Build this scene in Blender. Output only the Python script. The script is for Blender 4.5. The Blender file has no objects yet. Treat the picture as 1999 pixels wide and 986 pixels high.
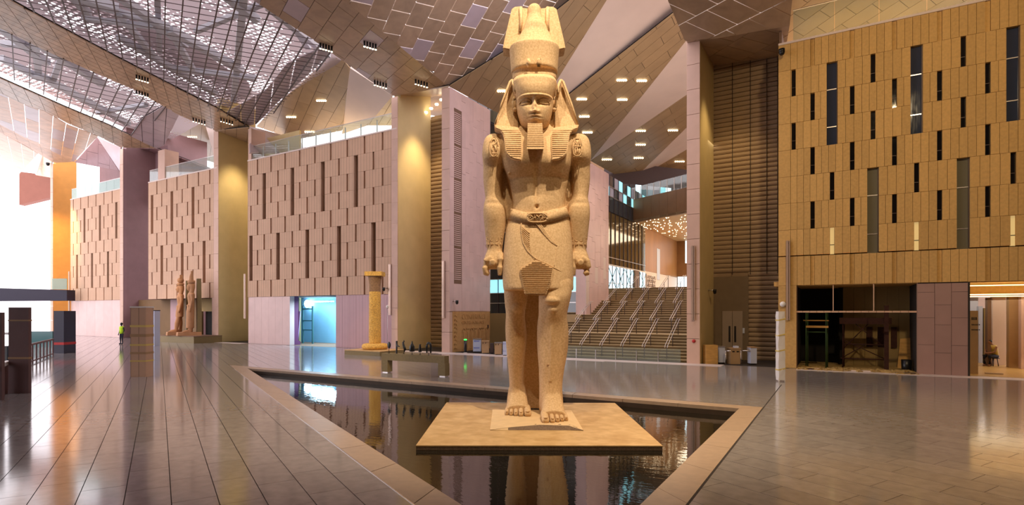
import bpy, bmesh, math, random
import numpy as np
from mathutils import Vector, Matrix
random.seed(7); rng = np.random.RandomState(3)
S = bpy.context.scene
COL = S.collection
# ------------------------------------------------------------------ camera frame
# World axes follow the building: X runs along the galleries, Y goes into them, Z up, floor at 0.
F = 1090.0; CX = 1000.0; HY = 609.0; EYE = 2.7
ANG = math.atan(637.0 / 1090.0); SA, CA = math.sin(ANG), math.cos(ANG)
def cw(x, y, z): return Vector((CA * x - SA * y, SA * x + CA * y, z))       # camera frame (right, forward, up) -> world
def P(px, py, Z): return cw((px - CX) / F * Z, Z, EYE + (HY - py) / F * Z)
def onZ(px, py, z): return P(px, py, (z - EYE) * F / (HY - py))
def onV(px, py, v):
    t = (px - CX) / F; return P(px, py, v / (SA * t + CA))
def onU(px, py, u):
    t = (px - CX) / F; return P(px, py, u / (CA * t - SA))
def uOf(px, v): return onV(px, HY, v).x
def floorP(px, py): return onZ(px, py, 0.0)
cam = bpy.data.cameras.new('camera'); camo = bpy.data.objects.new('camera', cam); COL.objects.link(camo)
camo.location = (0, 0, EYE); camo.rotation_euler = (math.pi / 2, 0, ANG)
cam.sensor_width = 36.0; cam.lens = F / 1999.0 * 36.0; cam.shift_y = (HY - 493.0) / 1999.0
cam.clip_start = 0.05; cam.clip_end = 500
S.camera = camo
# ------------------------------------------------------------------ world and big lights
w = bpy.data.worlds.new('daylight'); S.world = w; w.use_nodes = True
bg = w.node_tree.nodes['Background']; bg.inputs['Color'].default_value = (1.0, .93, .98, 1); bg.inputs['Strength'].default_value = 2.3
S.view_settings.view_transform = 'Standard'; S.view_settings.look = 'None'
S.view_settings.gamma = 1.0; S.view_settings.use_curve_mapping = False; S.view_settings.exposure = 0.42
S.cycles.use_denoising = True; S.cycles.max_bounces = 7; S.cycles.diffuse_bounces = 3; S.cycles.glossy_bounces = 4
S.cycles.transparent_max_bounces = 8; S.cycles.sample_clamp_indirect = 4.0; S.cycles.caustics_reflective = False; S.cycles.caustics_refractive = False
def aim(o, tgt): o.rotation_euler = (Vector(tgt) - o.location).to_track_quat('-Z', 'Y').to_euler()
def spot(name, loc, tgt, power, color=(1, .68, .32), size=60, blend=.6, rad=.15):
    l = bpy.data.lights.new(name, 'SPOT'); l.energy = power; l.color = color; l.spot_size = math.radians(size); l.spot_blend = blend; l.shadow_soft_size = rad
    o = bpy.data.objects.new(name, l); COL.objects.link(o); o.location = loc; aim(o, tgt); return o
def area(name, loc, tgt, power, color, sx, sy):
    l = bpy.data.lights.new(name, 'AREA'); l.energy = power; l.color = color; l.shape = 'RECTANGLE'; l.size = sx; l.size_y = sy
    o = bpy.data.objects.new(name, l); COL.objects.link(o); o.location = loc; aim(o, tgt); return o
V0 = 29.9
# statue lamps high in the roof in front of it
area('pier_fill_light', (-11, 23, 16.9), (-22.3, 32.5, 7), 420, (.86, .82, 1), 5, 5)  # added cool fill that brightens the pink pier, not a visible source
spot('statue_spot_light', cw(3.2, 9.4, 18.2), cw(0.75, 15.4, 6.2), 6000, (1, .82, .58), 66, .5, .10)
spot('statue_spot_light', cw(-2.4, 9.2, 18.2), cw(0.7, 15.4, 6.2), 2600, (1, .82, .58), 66, .5, .10)
spot('statue_spot_light', cw(5.5, 4.0, 17.4), cw(0.9, 14.8, 3.0), 1500, (1, .74, .42), 42, .6, .25)  # added fill spot for the middle and lower statue
# warm lamps over the two right hand bays
spot('wall_spot_light', cw(9.0, 8.0, 17.0), cw(18.0, 24.0, 8.0), 4200, (1, .74, .42), 80, .8, .4)
spot('floor_spot_light', cw(11.0, 12.0, 17.0), cw(9.8, 11.5, 0.0), 5200, (1, .66, .28), 66, .8, .4)
# ------------------------------------------------------------------ materials
def nt_new(name):
    m = bpy.data.materials.new(name); m.use_nodes = True; n = m.node_tree; b = n.nodes['Principled BSDF']; return m, n, b
def lin(c): return tuple(((x / 255.0) / 12.92 if x / 255.0 <= .04045 else ((x / 255.0 + .055) / 1.055) ** 2.4) for x in c)
def nd(n, t, **k):
    x = n.nodes.new(t)
    for a_, b_ in k.items(): setattr(x, a_, b_)
    return x
def stone(name, rgb, rough=.7, var=.12, scale=3.0, bump=.15, bscale=40, rnd=.0, spec=.3, groove=None, metal=0, stretch=(1, 1, 1), dark=None, warp=0):
    """speckled / veined stone; rnd varies each object, groove=(axis, pitch, width) cuts plank joints."""
    m, n, b = nt_new(name); L = n.links
    base = lin(rgb)
    tc = nd(n, 'ShaderNodeTexCoord'); mp = nd(n, 'ShaderNodeMapping'); mp.inputs['Scale'].default_value = stretch
    geo = nd(n, 'ShaderNodeNewGeometry'); L.new(geo.outputs['Position'], mp.inputs['Vector'])
    no = nd(n, 'ShaderNodeTexNoise'); no.inputs['Scale'].default_value = scale; no.inputs['Detail'].default_value = 6; L.new(mp.outputs[0], no.inputs['Vector'])
    no.inputs['Distortion'].default_value = warp
    cr = nd(n, 'ShaderNodeValToRGB'); L.new(no.outputs['Fac'], cr.inputs['Fac'])
    lo = tuple(x * (1 - var) for x in base) if dark is None else lin(dark); hi = tuple(min(1, x * (1 + var)) for x in base)
    cr.color_ramp.elements[0].position = .3; cr.color_ramp.elements[0].color = (*lo, 1)
    cr.color_ramp.elements[1].position = .7; cr.color_ramp.elements[1].color = (*hi, 1)
    colr = cr.outputs['Color']
    if rnd:
        oi = nd(n, 'ShaderNodeObjectInfo'); mr = nd(n, 'ShaderNodeMapRange'); mr.inputs['To Min'].default_value = 1 - rnd; mr.inputs['To Max'].default_value = 1 + rnd
        L.new(oi.outputs['Random'], mr.inputs['Value'])
        hs = nd(n, 'ShaderNodeHueSaturation'); L.new(mr.outputs[0], hs.inputs['Value']); L.new(colr, hs.inputs['Color']); colr = hs.outputs['Color']
    hsrc = None
    bn = nd(n, 'ShaderNodeTexNoise'); bn.inputs['Scale'].default_value = bscale; bn.inputs['Detail'].default_value = 4; L.new(mp.outputs[0], bn.inputs['Vector'])
    hsrc = bn.outputs['Fac']
    if groove:
        ax, pitch, wid = groove
        sp = nd(n, 'ShaderNodeSeparateXYZ'); L.new(geo.outputs['Position'], sp.inputs[0])
        d = nd(n, 'ShaderNodeMath', operation='DIVIDE'); L.new(sp.outputs[ax], d.inputs[0]); d.inputs[1].default_value = pitch
        fr = nd(n, 'ShaderNodeMath', operation='FRACT'); L.new(d.outputs[0], fr.inputs[0])
        lt = nd(n, 'ShaderNodeMath', operation='LESS_THAN'); L.new(fr.outputs[0], lt.inputs[0]); lt.inputs[1].default_value = wid / pitch
        mx = nd(n, 'ShaderNodeMix', data_type='RGBA'); L.new(lt.outputs[0], mx.inputs['Factor']); L.new(colr, mx.inputs['A'])
        mx.inputs['B'].default_value = (*[x * .45 for x in base], 1); colr = mx.outputs['Result']
    L.new(colr, b.inputs['Base Color'])
    b.inputs['Roughness'].default_value = rough; b.inputs['Specular IOR Level'].default_value = spec; b.inputs['Metallic'].default_value = metal
    if bump:
        bp = nd(n, 'ShaderNodeBump'); bp.inputs['Strength'].default_value = bump; bp.inputs['Distance'].default_value = .02
        L.new(hsrc, bp.inputs['Height']); L.new(bp.outputs[0], b.inputs['Normal'])
    return m
def plain(name, rgb, rough=.5, metal=0, spec=.5, emit=0, ecol=None, alpha=1, trans=0):
    m, n, b = nt_new(name); b.inputs['Base Color'].default_value = (*lin(rgb), 1); b.inputs['Roughness'].default_value = rough
    b.inputs['Metallic'].default_value = metal; b.inputs['Specular IOR Level'].default_value = spec
    if emit: b.inputs['Emission Color'].default_value = (*lin(ecol or rgb), 1); b.inputs['Emission Strength'].default_value = emit
    if trans: b.inputs['Transmission Weight'].default_value = trans
    if alpha < 1: b.inputs['Alpha'].default_value = alpha
    nz = nd(n, 'ShaderNodeTexNoise'); nz.inputs['Scale'].default_value = 6; mr = nd(n, 'ShaderNodeMapRange')
    mr.inputs['To Min'].default_value = max(0, rough - .05); mr.inputs['To Max'].default_value = min(1, rough + .05)
    n.links.new(nz.outputs['Fac'], mr.inputs['Value']); n.links.new(mr.outputs[0], b.inputs['Roughness'])
    return m
def clear_glass(name, tint=(225, 240, 240), op=.12, rough=.03):
    """thin pane: mostly see-through, reflecting by angle"""
    m = bpy.data.materials.new(name); m.use_nodes = True; n = m.node_tree; n.nodes.clear()
    o = nd(n, 'ShaderNodeOutputMaterial'); tr = nd(n, 'ShaderNodeBsdfTransparent'); tr.inputs[0].default_value = (*lin(tint), 1)
    gl = nd(n, 'ShaderNodeBsdfGlossy'); gl.inputs['Roughness'].default_value = rough; gl.inputs[0].default_value = (1, 1, 1, 1)
    df = nd(n, 'ShaderNodeBsdfDiffuse'); df.inputs[0].default_value = (*lin(tint), 1)
    lw = nd(n, 'ShaderNodeLayerWeight'); pw_ = nd(n, 'ShaderNodeMath', operation='POWER'); n.links.new(lw.outputs['Facing'], pw_.inputs[0]); pw_.inputs[1].default_value = 4; fr = nd(n, 'ShaderNodeMath', operation='MULTIPLY_ADD'); n.links.new(pw_.outputs[0], fr.inputs[0]); fr.inputs[1].default_value = .7; fr.inputs[2].default_value = .05
    m1 = nd(n, 'ShaderNodeMixShader'); n.links.new(fr.outputs[0], m1.inputs[0]); n.links.new(tr.outputs[0], m1.inputs[1]); n.links.new(gl.outputs[0], m1.inputs[2])
    m2 = nd(n, 'ShaderNodeMixShader'); m2.inputs[0].default_value = op; n.links.new(m1.outputs[0], m2.inputs[1]); n.links.new(df.outputs[0], m2.inputs[2])
    n.links.new(m2.outputs[0], o.inputs[0]); return m
def perforated(name, rgb, scale=2.6, r=.30):
    m = bpy.data.materials.new(name); m.use_nodes = True; n = m.node_tree; n.nodes.clear(); L = n.links
    o = nd(n, 'ShaderNodeOutputMaterial'); tr = nd(n, 'ShaderNodeBsdfTransparent'); df = nd(n, 'ShaderNodeAddShader'); d1_ = nd(n, 'ShaderNodeBsdfDiffuse'); d1_.inputs[0].default_value = (*[x * .75 for x in lin(rgb)], 1); d2_ = nd(n, 'ShaderNodeBsdfTranslucent'); d2_.inputs[0].default_value = (*[x * .22 for x in lin(rgb)], 1); L.new(d1_.outputs[0], df.inputs[0]); L.new(d2_.outputs[0], df.inputs[1])
    g = nd(n, 'ShaderNodeNewGeometry'); vo = nd(n, 'ShaderNodeTexVoronoi'); vo.inputs['Scale'].default_value = scale; vo.inputs['Randomness'].default_value = .25
    L.new(g.outputs['Position'], vo.inputs['Vector'])
    no = nd(n, 'ShaderNodeTexNoise'); no.inputs['Scale'].default_value = .25; L.new(g.outputs['Position'], no.inputs['Vector'])
    mr = nd(n, 'ShaderNodeMapRange'); mr.inputs['From Min'].default_value = .35; mr.inputs['From Max'].default_value = .65; mr.inputs['To Min'].default_value = r * .75; mr.inputs['To Max'].default_value = r * 1.2
    L.new(no.outputs['Fac'], mr.inputs['Value'])
    lt = nd(n, 'ShaderNodeMath', operation='LESS_THAN'); L.new(vo.outputs['Distance'], lt.inputs[0]); L.new(mr.outputs[0], lt.inputs[1])
    mx = nd(n, 'ShaderNodeMixShader'); L.new(lt.outputs[0], mx.inputs[0]); L.new(df.outputs[0], mx.inputs[1]); L.new(tr.outputs[0], mx.inputs[2]); L.new(mx.outputs[0], o.inputs[0])
    return m
M = {}
M['facade_l'] = stone('pink_sandstone_planks', (208, 170, 142), .72, .05, 1.2, .1, 60, .035, groove=(0, .295, .022))
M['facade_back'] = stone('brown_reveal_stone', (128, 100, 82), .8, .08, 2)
M['facade_r'] = stone('golden_sandstone', (208, 166, 102), .72, .09, 9, .2, 70, .08)
M['pillar'] = stone('pinkish_pillar_stone', (214, 178, 160), .6, .05, 1.5, .06, 60, .03)
M['yellow'] = stone('ochre_render', (214, 192, 140), .75, .05, 1.0, .05, 80)
M['pinkwall'] = stone('pale_pink_stone', (222, 190, 184), .45, .05, 1.2, .05, 60, .035, spec=.5)
M['blockpink'] = stone('brownish_pink_block', (138, 88, 74), .7, .05, 1.2)
M['purple'] = stone('mauve_brown_stone', (146, 112, 116), .55, .07, 1.2, .05, 60, .05, spec=.5)
M['orange'] = stone('orange_ochre_wall', (226, 160, 84), .7, .05, 1.5)
M['louver'] = stone('brown_metal_louver', (158, 134, 108), .55, .06, 2, .03, 50, .03)
M['joint'] = plain('dark_joint', (46, 38, 34), .9)
M['roof_tan'] = stone('tan_roof_panel', (176, 148, 122), .32, .14, 1.1, .04, 20, .10, spec=.6, stretch=(1, 1, 1), warp=1.0)
M['roof_wood'] = stone('grained_roof_panel', (186, 154, 122), .30, .2, 1.6, .03, 20, .08, spec=.6, stretch=(.35, 2.2, 1))
M['roof_plank'] = stone('olive_brown_plank', (168, 140, 104), .45, .07, 1.0, .03, 20, .07, spec=.5)
M['roof_lilac'] = stone('lilac_roof_panel', (190, 172, 178), .35, .1, .8, .03, 20, .06, spec=.5)
M['roof_pale'] = stone('peach_roof_tile', (224, 184, 152), .4, .14, 1.2, .03, 20, .1, spec=.5)
M['backwall'] = stone('dim_brown_stone', (150, 116, 84), .8, .08, 2)
M['plaster'] = stone('pale_pink_plaster', (226, 206, 196), .8, .04, .6, .03, 20)
M['mesh'] = perforated('perforated_sheet', (190, 174, 176))
M['steel_white'] = plain('white_steel', (214, 216, 224), .5)
M['steel_dark'] = plain('dark_steel_rod', (78, 64, 62), .5, .4)
M['black'] = plain('black_metal', (18, 17, 18), .4)
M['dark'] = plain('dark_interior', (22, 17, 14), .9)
M['lamp'] = plain('lamp_glow', (255, 240, 205), .4, emit=9, ecol=(255, 232, 190))
M['lampcold'] = plain('cold_lamp_glow', (235, 245, 255), .4, emit=18, ecol=(200, 232, 255))
M['floor'] = stone('polished_granite_tile', (146, 140, 140), .11, .12, 5.0, .012, 4, .08, spec=.75)
M['floorjoint'] = stone('dark_floor_joint', (52, 44, 40), .8, .1, 3)
M['kerb'] = stone('honed_kerb_stone', (176, 152, 132), .32, .08, 6.0, .05, 60, .04, spec=.5)
M['palefloor'] = stone('pale_threshold_stone', (214, 200, 198), .4, .04, 2)
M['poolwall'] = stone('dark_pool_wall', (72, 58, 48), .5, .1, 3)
M['statue'] = stone('carved_granite', (222, 190, 148), .82, .08, 22, .25, 60, 0, dark=(202, 164, 120), warp=.1)
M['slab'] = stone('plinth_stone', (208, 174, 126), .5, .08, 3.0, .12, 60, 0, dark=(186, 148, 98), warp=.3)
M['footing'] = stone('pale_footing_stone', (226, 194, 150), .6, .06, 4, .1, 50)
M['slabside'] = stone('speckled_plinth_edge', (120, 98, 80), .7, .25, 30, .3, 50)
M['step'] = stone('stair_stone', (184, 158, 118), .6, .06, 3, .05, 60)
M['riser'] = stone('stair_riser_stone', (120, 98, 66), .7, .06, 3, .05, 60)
M['chrome'] = plain('brushed_steel', (214, 206, 204), .28, .85)
M['glass'] = clear_glass('clear_guard_glass', (236, 244, 242), .06)
M['glassgreen'] = clear_glass('greenish_guard_glass', (200, 226, 220), .22)
M['winglass'] = plain('dark_window_glass', (14, 18, 26), .03, 0, 1.0)
M['winblue'] = plain('painted_reflection_window', (52, 62, 86), .04, 0, 1.0)  # blue base colour paints in the bluish reflections
M['strip'] = plain('warm_strip_light', (255, 226, 160), .4, emit=3.0, ecol=(255, 214, 140))
M['winlit'] = plain('warm_lit_window', (214, 190, 130), .2, emit=.4, ecol=(236, 206, 140))
M['wingrey'] = plain('grey_window_glass', (120, 116, 100), .08, 0, .9)
M['skyglass'] = plain('daylit_window', (210, 236, 245), .2, emit=1.5, ecol=(205, 236, 250))  # emission stands in for daylight, and for reflections above the bridge
M['teal'] = plain('teal_glass', (70, 110, 112), .12)
M['olive'] = stone('olive_room_wall', (150, 126, 80), .7, .08, 1.0)
M['hallwood'] = stone('brown_veneer_panel', (172, 124, 78), .35, .09, 1.0, .02, 30, .05, stretch=(1, 1, .2))
M['beam'] = stone('brown_beam_panel', (136, 100, 68), .45, .08, 1.2, .02, 30, .03)
M['hallceil'] = stone('cream_dotted_ceiling', (216, 184, 140), .5, .04, 2)
M['ply'] = stone('plywood', (196, 150, 84), .7, .14, 3, .05, 20, stretch=(1, 1, 4))
M['card'] = stone('brown_cabinet', (176, 142, 104), .6, .06, 3)
M['white'] = plain('white_wrap', (236, 230, 228), .45)
M['bluewhite'] = plain('blue_white_casing', (196, 202, 226), .5)
M['blue'] = plain('blue_mark', (60, 84, 190), .6)
M['yellowtape'] = plain('yellow_tape', (222, 196, 110), .5)
M['green'] = plain('green_status_light', (60, 255, 90), .4, emit=3.0, ecol=(40, 255, 80))
M['hivis'] = plain('yellow_green_vest', (190, 226, 30), .7)
M['skin'] = plain('skin', (150, 104, 80), .6)
M['navy'] = plain('dark_navy_cloth', (30, 32, 52), .8)
M['red'] = plain('red_mark', (190, 40, 40), .6)
M['navybeam'] = plain('dark_navy_beam', (34, 28, 52), .5)
M['kiosk'] = stone('mauve_brown_casing', (116, 88, 88), .6, .06, 2)
M['rust'] = stone('rusty_steel', (62, 34, 26), .8, .2, 8)
M['greenpole'] = plain('green_scaffold_tube', (60, 88, 52), .5, .3)
M['soil'] = stone('sandy_rubble', (176, 146, 92), .95, .3, 6, .9, 12)
M['banner'] = plain('lilac_banner', (196, 176, 214), .7)
M['plum'] = plain('plum_wall', (110, 54, 96), .7)
M['blueroom'] = stone('pale_blue_room_wall', (128, 178, 204), .6, .05, 1)
M['columnstone'] = stone('carved_ochre_column', (226, 184, 96), .85, .25, 14, .6, 16, 0, dark=(194, 148, 84), warp=.2)
M['columntop'] = stone('grey_worn_column_top', (150, 118, 90), .85, .25, 9, .8, 14)
M['bench'] = stone('olive_bench_stone', (134, 116, 78), .5, .08, 12, .05, 60)
M['pairstone'] = stone('red_brown_statue_stone', (184, 136, 98), .8, .12, 2, .2, 20)
M['lightbar'] = plain('brushed_light_bar', (206, 178, 160), .35, .5)
M['relief'] = stone('carved_relief_stone', (196, 150, 96), .75, .08, 4, .2, 40)
M['parapet'] = plain('pale_parapet_cap', (226, 206, 196), .5)
# ------------------------------------------------------------------ object helpers
def tag(o, label=None, cat=None, group=None, kind=None):
    if label: o['label'] = label
    if cat: o['category'] = cat
    if group: o['group'] = group
    if kind: o['kind'] = kind
    return o
def empty(name, loc, rz=0, **k):
    o = bpy.data.objects.new(name, None); o.location = loc; o.rotation_euler = (0, 0, rz); COL.objects.link(o); o.empty_display_size = .2
    return tag(o, **k)
def wm(o):
    m = Matrix.LocRotScale(o.location, o.rotation_euler, o.scale)
    return wm(o.parent) @ m if o.parent else m
class MB:
    def __init__(s): s.v = []; s.f = []; s.sm = []
    def add(s, vs, fs, smooth=False):
        n = len(s.v); s.v += [tuple(v) for v in vs]; s.f += [tuple(i + n for i in f) for f in fs]; s.sm += [smooth] * len(fs); return s
    def box(s, a, b):
        x0, y0, z0 = a; x1, y1, z1 = b
        return s.add([(x0, y0, z0), (x1, y0, z0), (x1, y1, z0), (x0, y1, z0), (x0, y0, z1), (x1, y0, z1), (x1, y1, z1), (x0, y1, z1)],
                     [(0, 3, 2, 1), (4, 5, 6, 7), (0, 1, 5, 4), (1, 2, 6, 5), (2, 3, 7, 6), (3, 0, 4, 7)])
    def hexa(s, b4, t4):
        return s.add(list(b4) + list(t4), [(0, 3, 2, 1), (4, 5, 6, 7), (0, 1, 5, 4), (1, 2, 6, 5), (2, 3, 7, 6), (3, 0, 4, 7)])
    def prism(s, poly, off):
        """poly: list of 3d points, off: vector"""
        n = len(poly); off = Vector(off); p = [Vector(q) for q in poly]
        return s.add(p + [q + off for q in p], [tuple(range(n))[::-1], tuple(range(n, 2 * n))] + [(i, (i + 1) % n, n + (i + 1) % n, n + i) for i in range(n)])
    def tube(s, pts, r, n=8, smooth=True, cap=True):
        pts = [Vector(p) for p in pts]; rr = r if isinstance(r, (list, tuple)) else [r] * len(pts); vs = []; 
        for i, p in enumerate(pts):
            d = (pts[min(i + 1, len(pts) - 1)] - pts[max(i - 1, 0)]).normalized()
            up = Vector((0, 0, 1)) if abs(d.z) < .95 else Vector((1, 0, 0))
            x = d.cross(up).normalized(); y = d.cross(x).normalized()
            vs += [p + (x * math.cos(2 * math.pi * k / n) + y * math.sin(2 * math.pi * k / n)) * rr[i] for k in range(n)]
        fs = [(i * n + k, i * n + (k + 1) % n, (i + 1) * n + (k + 1) % n, (i + 1) * n + k) for i in range(len(pts) - 1) for k in range(n)]
        if cap: fs += [tuple(range(n))[::-1], tuple(range((len(pts) - 1) * n, len(pts) * n))]
        return s.add(vs, fs, smooth)
    def bar(s, a, b, w, h=None):
        """square bar between two points"""
        h = h or w; a = Vector(a); b = Vector(b); d = (b - a).normalized(); up = Vector((0, 0, 1)) if abs(d.z) < .95 else Vector((0, 1, 0))
        x = d.cross(up).normalized() * w / 2; y = d.cross(x).normalized() * h / 2
        return s.hexa([a - x - y, a + x - y, a + x + y, a - x + y], [b - x - y, b + x - y, b + x + y, b - x + y])
    def lathe(s, prof, c=(0, 0, 0), n=24, smooth=True):
        c = Vector(c); vs = []
        for r, z in prof: vs += [c + Vector((r * math.cos(2 * math.pi * k / n), r * math.sin(2 * math.pi * k / n), z)) for k in range(n)]
        m = len(prof)
        return s.add(vs, [(i * n + k, i * n + (k + 1) % n, (i + 1) * n + (k + 1) % n, (i + 1) * n + k) for i in range(m - 1) for k in range(n)] + [tuple(range(n))[::-1], tuple(range((m - 1) * n, m * n))], smooth)
    def rings(s, rings, smooth=True):
        n = len(rings[0]); vs = [v for r in rings for v in r]; m = len(rings)
        return s.add(vs, [(i * n + k, i * n + (k + 1) % n, (i + 1) * n + (k + 1) % n, (i + 1) * n + k) for i in range(m - 1) for k in range(n)] + [tuple(range(n))[::-1], tuple(range((m - 1) * n, m * n))], smooth)
    def ell(s, c, r, n=12, m=8):
        c = Vector(c); rg = []
        for i in range(m + 1):
            a = -math.pi / 2 + math.pi * i / m; q = max(math.cos(a), .02)
            rg.append([c + Vector((r[0] * q * math.cos(2 * math.pi * k / n), r[1] * q * math.sin(2 * math.pi * k / n), r[2] * math.sin(a))) for k in range(n)])
        return s.rings(rg)
    def mesh(s, name, mat=None):
        me = bpy.data.meshes.new(name); me.from_pydata([tuple(v) for v in s.v], [], s.f)
        me.polygons.foreach_set('use_smooth', s.sm); 
        if mat: me.materials.append(mat)
        me.update(); return me
    def build(s, name, mat, parent=None, local=False, **k):
        if parent is not None and not local:
            inv = wm(parent).inverted(); s.v = [tuple(inv @ Vector(v)) for v in s.v]
        o = bpy.data.objects.new(name, s.mesh(name, mat)); COL.objects.link(o)
        if parent is not None: o.parent = parent
        return tag(o, **k)
def fixn(o):
    bm = bmesh.new(); bm.from_mesh(o.data); bmesh.ops.recalc_face_normals(bm, faces=bm.faces[:]); bm.to_mesh(o.data); bm.free(); return o
_bx = {}
def boxpiece(name, a, b, mat, parent, gap=0):
    """axis-aligned piece sharing mesh data with alike pieces; parent must sit unrotated"""
    sx, sy, sz = (round(b[i] - a[i] - (gap if i != 1 else 0), 3) for i in range(3)); key = (name, sx, sy, sz, mat.name)
    if key not in _bx:
        m = MB(); m.box((-sx / 2, -sy / 2, -sz / 2), (sx / 2, sy / 2, sz / 2)); _bx[key] = m.mesh(name, mat)
    o = bpy.data.objects.new(name, _bx[key]); COL.objects.link(o); o.parent = parent
    base = parent.location if parent else Vector((0, 0, 0)); pp = parent.parent if parent else None
    while pp: base = base + pp.location; pp = pp.parent
    o.location = Vector(((a[0] + b[0]) / 2, (a[1] + b[1]) / 2, (a[2] + b[2]) / 2)) - base
    return o
def copy_tree(o, parent=None):
    c = o.copy(); COL.objects.link(c)
    if parent: c.parent = parent
    for ch in list(o.children): copy_tree(ch, c)
    return c
def clip(poly, p, n):
    """2d convex clip: keep side where (q-p).n >= 0"""
    out = []
    for i in range(len(poly)):
        a, b = poly[i], poly[(i + 1) % len(poly)]; da = (a[0] - p[0]) * n[0] + (a[1] - p[1]) * n[1]; db = (b[0] - p[0]) * n[0] + (b[1] - p[1]) * n[1]
        if da >= 0: out.append(a)
        if (da > 0 > db) or (da < 0 < db):
            t = da / (da - db); out.append((a[0] + (b[0] - a[0]) * t, a[1] + (b[1] - a[1]) * t))
    return out
def parea(p): return abs(sum(p[i][0] * p[(i + 1) % len(p)][1] - p[(i + 1) % len(p)][0] * p[i][1] for i in range(len(p)))) / 2
def ccw(p):
    s = sum(p[i][0] * p[(i + 1) % len(p)][1] - p[(i + 1) % len(p)][0] * p[i][1] for i in range(len(p)))
    return p if s > 0 else p[::-1]
def inner_edges(poly):
    poly = ccw(poly); return [(poly[i], (-(poly[(i + 1) % len(poly)][1] - poly[i][1]), poly[(i + 1) % len(poly)][0] - poly[i][0])) for i in range(len(poly))]
# ================================================================== FLOOR AND POOL
A = floorP(483.5, 719); Bq = floorP(1443.8, 797)
hyp_dir = (floorP(483.5, 719) - floorP(902.5, 986)).normalized()          # along the hypotenuse, away from the camera
bc_dir = Vector((0, -1, 0))
t_ = (A.x - Bq.x) / hyp_dir.x; Cq = Vector((Bq.x, A.y - hyp_dir.y * t_, 0))     # right angle triangle: AB along X, BC along Y
Bq.y = A.y
tri = ccw([(A.x, A.y), (Bq.x, Bq.y), (Cq.x, Cq.y)])
def offset(poly, d):
    poly = ccw(poly); n = len(poly); out = []
    for i in range(n):
        a, b, c = Vector(poly[i - 1]), Vector(poly[i]), Vector(poly[(i + 1) % n])
        e1 = (b - a).normalized(); e2 = (c - b).normalized(); n1 = Vector((e1.y, -e1.x)); n2 = Vector((e2.y, -e2.x))
        k = (n1 + n2) / (1 + n1.dot(n2)); out.append(tuple(b + k * d))
    return out
kerb = offset(tri, .57); basin = offset(tri, .30)
def subtract(poly, hole):
    out = []; rem = poly
    for p, n in inner_edges(hole):
        o = clip(rem, p, (-n[0], -n[1]))
        if len(o) > 2 and parea(o) > 1e-4: out.append(o)
        rem = clip(rem, p, n)
        if len(rem) < 3: break
    return out
floor = MB()
for q in subtract([(-95, -14), (42, -14), (42, V0 + 45), (-95, V0 + 45)], kerb):
    floor.prism([(x, y, -.30) for x, y in ccw(q)], (0, 0, .288))
floor_o = floor.build('floor', M['floorjoint']); tag(floor_o, 'dark polished granite floor of long slabs around the pool', 'floor', kind='structure')
hd = Vector((hyp_dir.x, hyp_dir.y)); hn = Vector((-hd.y, hd.x))
TW, TL = .572, 1.25
def tile_world(i, j):
    off = (.5 if i % 2 else 0) + .13 * math.sin(i * 2.3)
    s0 = Cq.x * hn.x + Cq.y * hn.y
    return [tuple(hn * (s0 + (i + a) * TW + (.006 if a == 0 else -.006) - .58 * 0) + hd * ((j + b + off) * TL + (.004 if b == 0 else -.004))) for a, b in ((0, 0), (1, 0), (1, 1), (0, 1))]
def cam2(p): return (CA * p[0] + SA * p[1], -SA * p[0] + CA * p[1])
tiles = []
for i in range(-90, 110):
    for j in range(-30, 70):
        q = tile_world(i, j); c = ((q[0][0] + q[2][0]) / 2, (q[0][1] + q[2][1]) / 2); x, z = cam2(c)
        if z < 4.2 or z > 75 or c[1] > V0 + .2 or abs(x) > 1.0 * z + 2.5: continue
        qq = q
        for p_, n_ in (((0, V0), (0, -1)),): qq = clip(qq, p_, n_)
        if len(qq) < 3: continue
        parts = subtract(ccw(qq), kerb) if parea(qq) > 0 else []
        if parts: tiles.append((z, parts, q))
tiles.sort(key=lambda t: t[0])
far = MB(); sh = None
for k, (z, parts, q) in enumerate(tiles):
    whole = sum(parea(p) for p in parts) > .99 * parea(q)
    tx, ty = rng.uniform(-.0009, .0009, 2); c = Vector((q[0][0] + q[2][0], q[0][1] + q[2][1])) / 2
    if k < 290:
        m = MB()
        if whole:
            if sh is None:
                sh = MB(); loc = [Vector(p) - c for p in ccw(q)]; sh.prism([(p.x, p.y, -.0115) for p in loc], (0, 0, .0115)); sh = sh.mesh('tile', M['floor'])
            o = bpy.data.objects.new('tile', sh); COL.objects.link(o); o.parent = floor_o; o.location = (c.x, c.y, 0); o.rotation_euler = (tx, ty, 0)
            continue
        for p in parts: m.prism([(a[0], a[1], -.0115) for a in ccw(p)], (0, 0, .0115))
        m.build('tile', M['floor'], floor_o)
    else:
        if z > 34 and abs(tx) < .0012: pass
        for p in parts:
            pts = ccw(p); top = [(a[0], a[1], (a[0] - c.x) * ty * .6 + (a[1] - c.y) * tx * .6) for a in pts]
            n = len(pts); far.add(top + [(a[0], a[1], -.0115) for a in pts], [tuple(range(n))] + [(i + n, (i + 1) % n + n, (i + 1) % n, i) for i in range(n)])
tag(far.build('tile_field', M['floor'], floor_o), kind='stuff')
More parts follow.
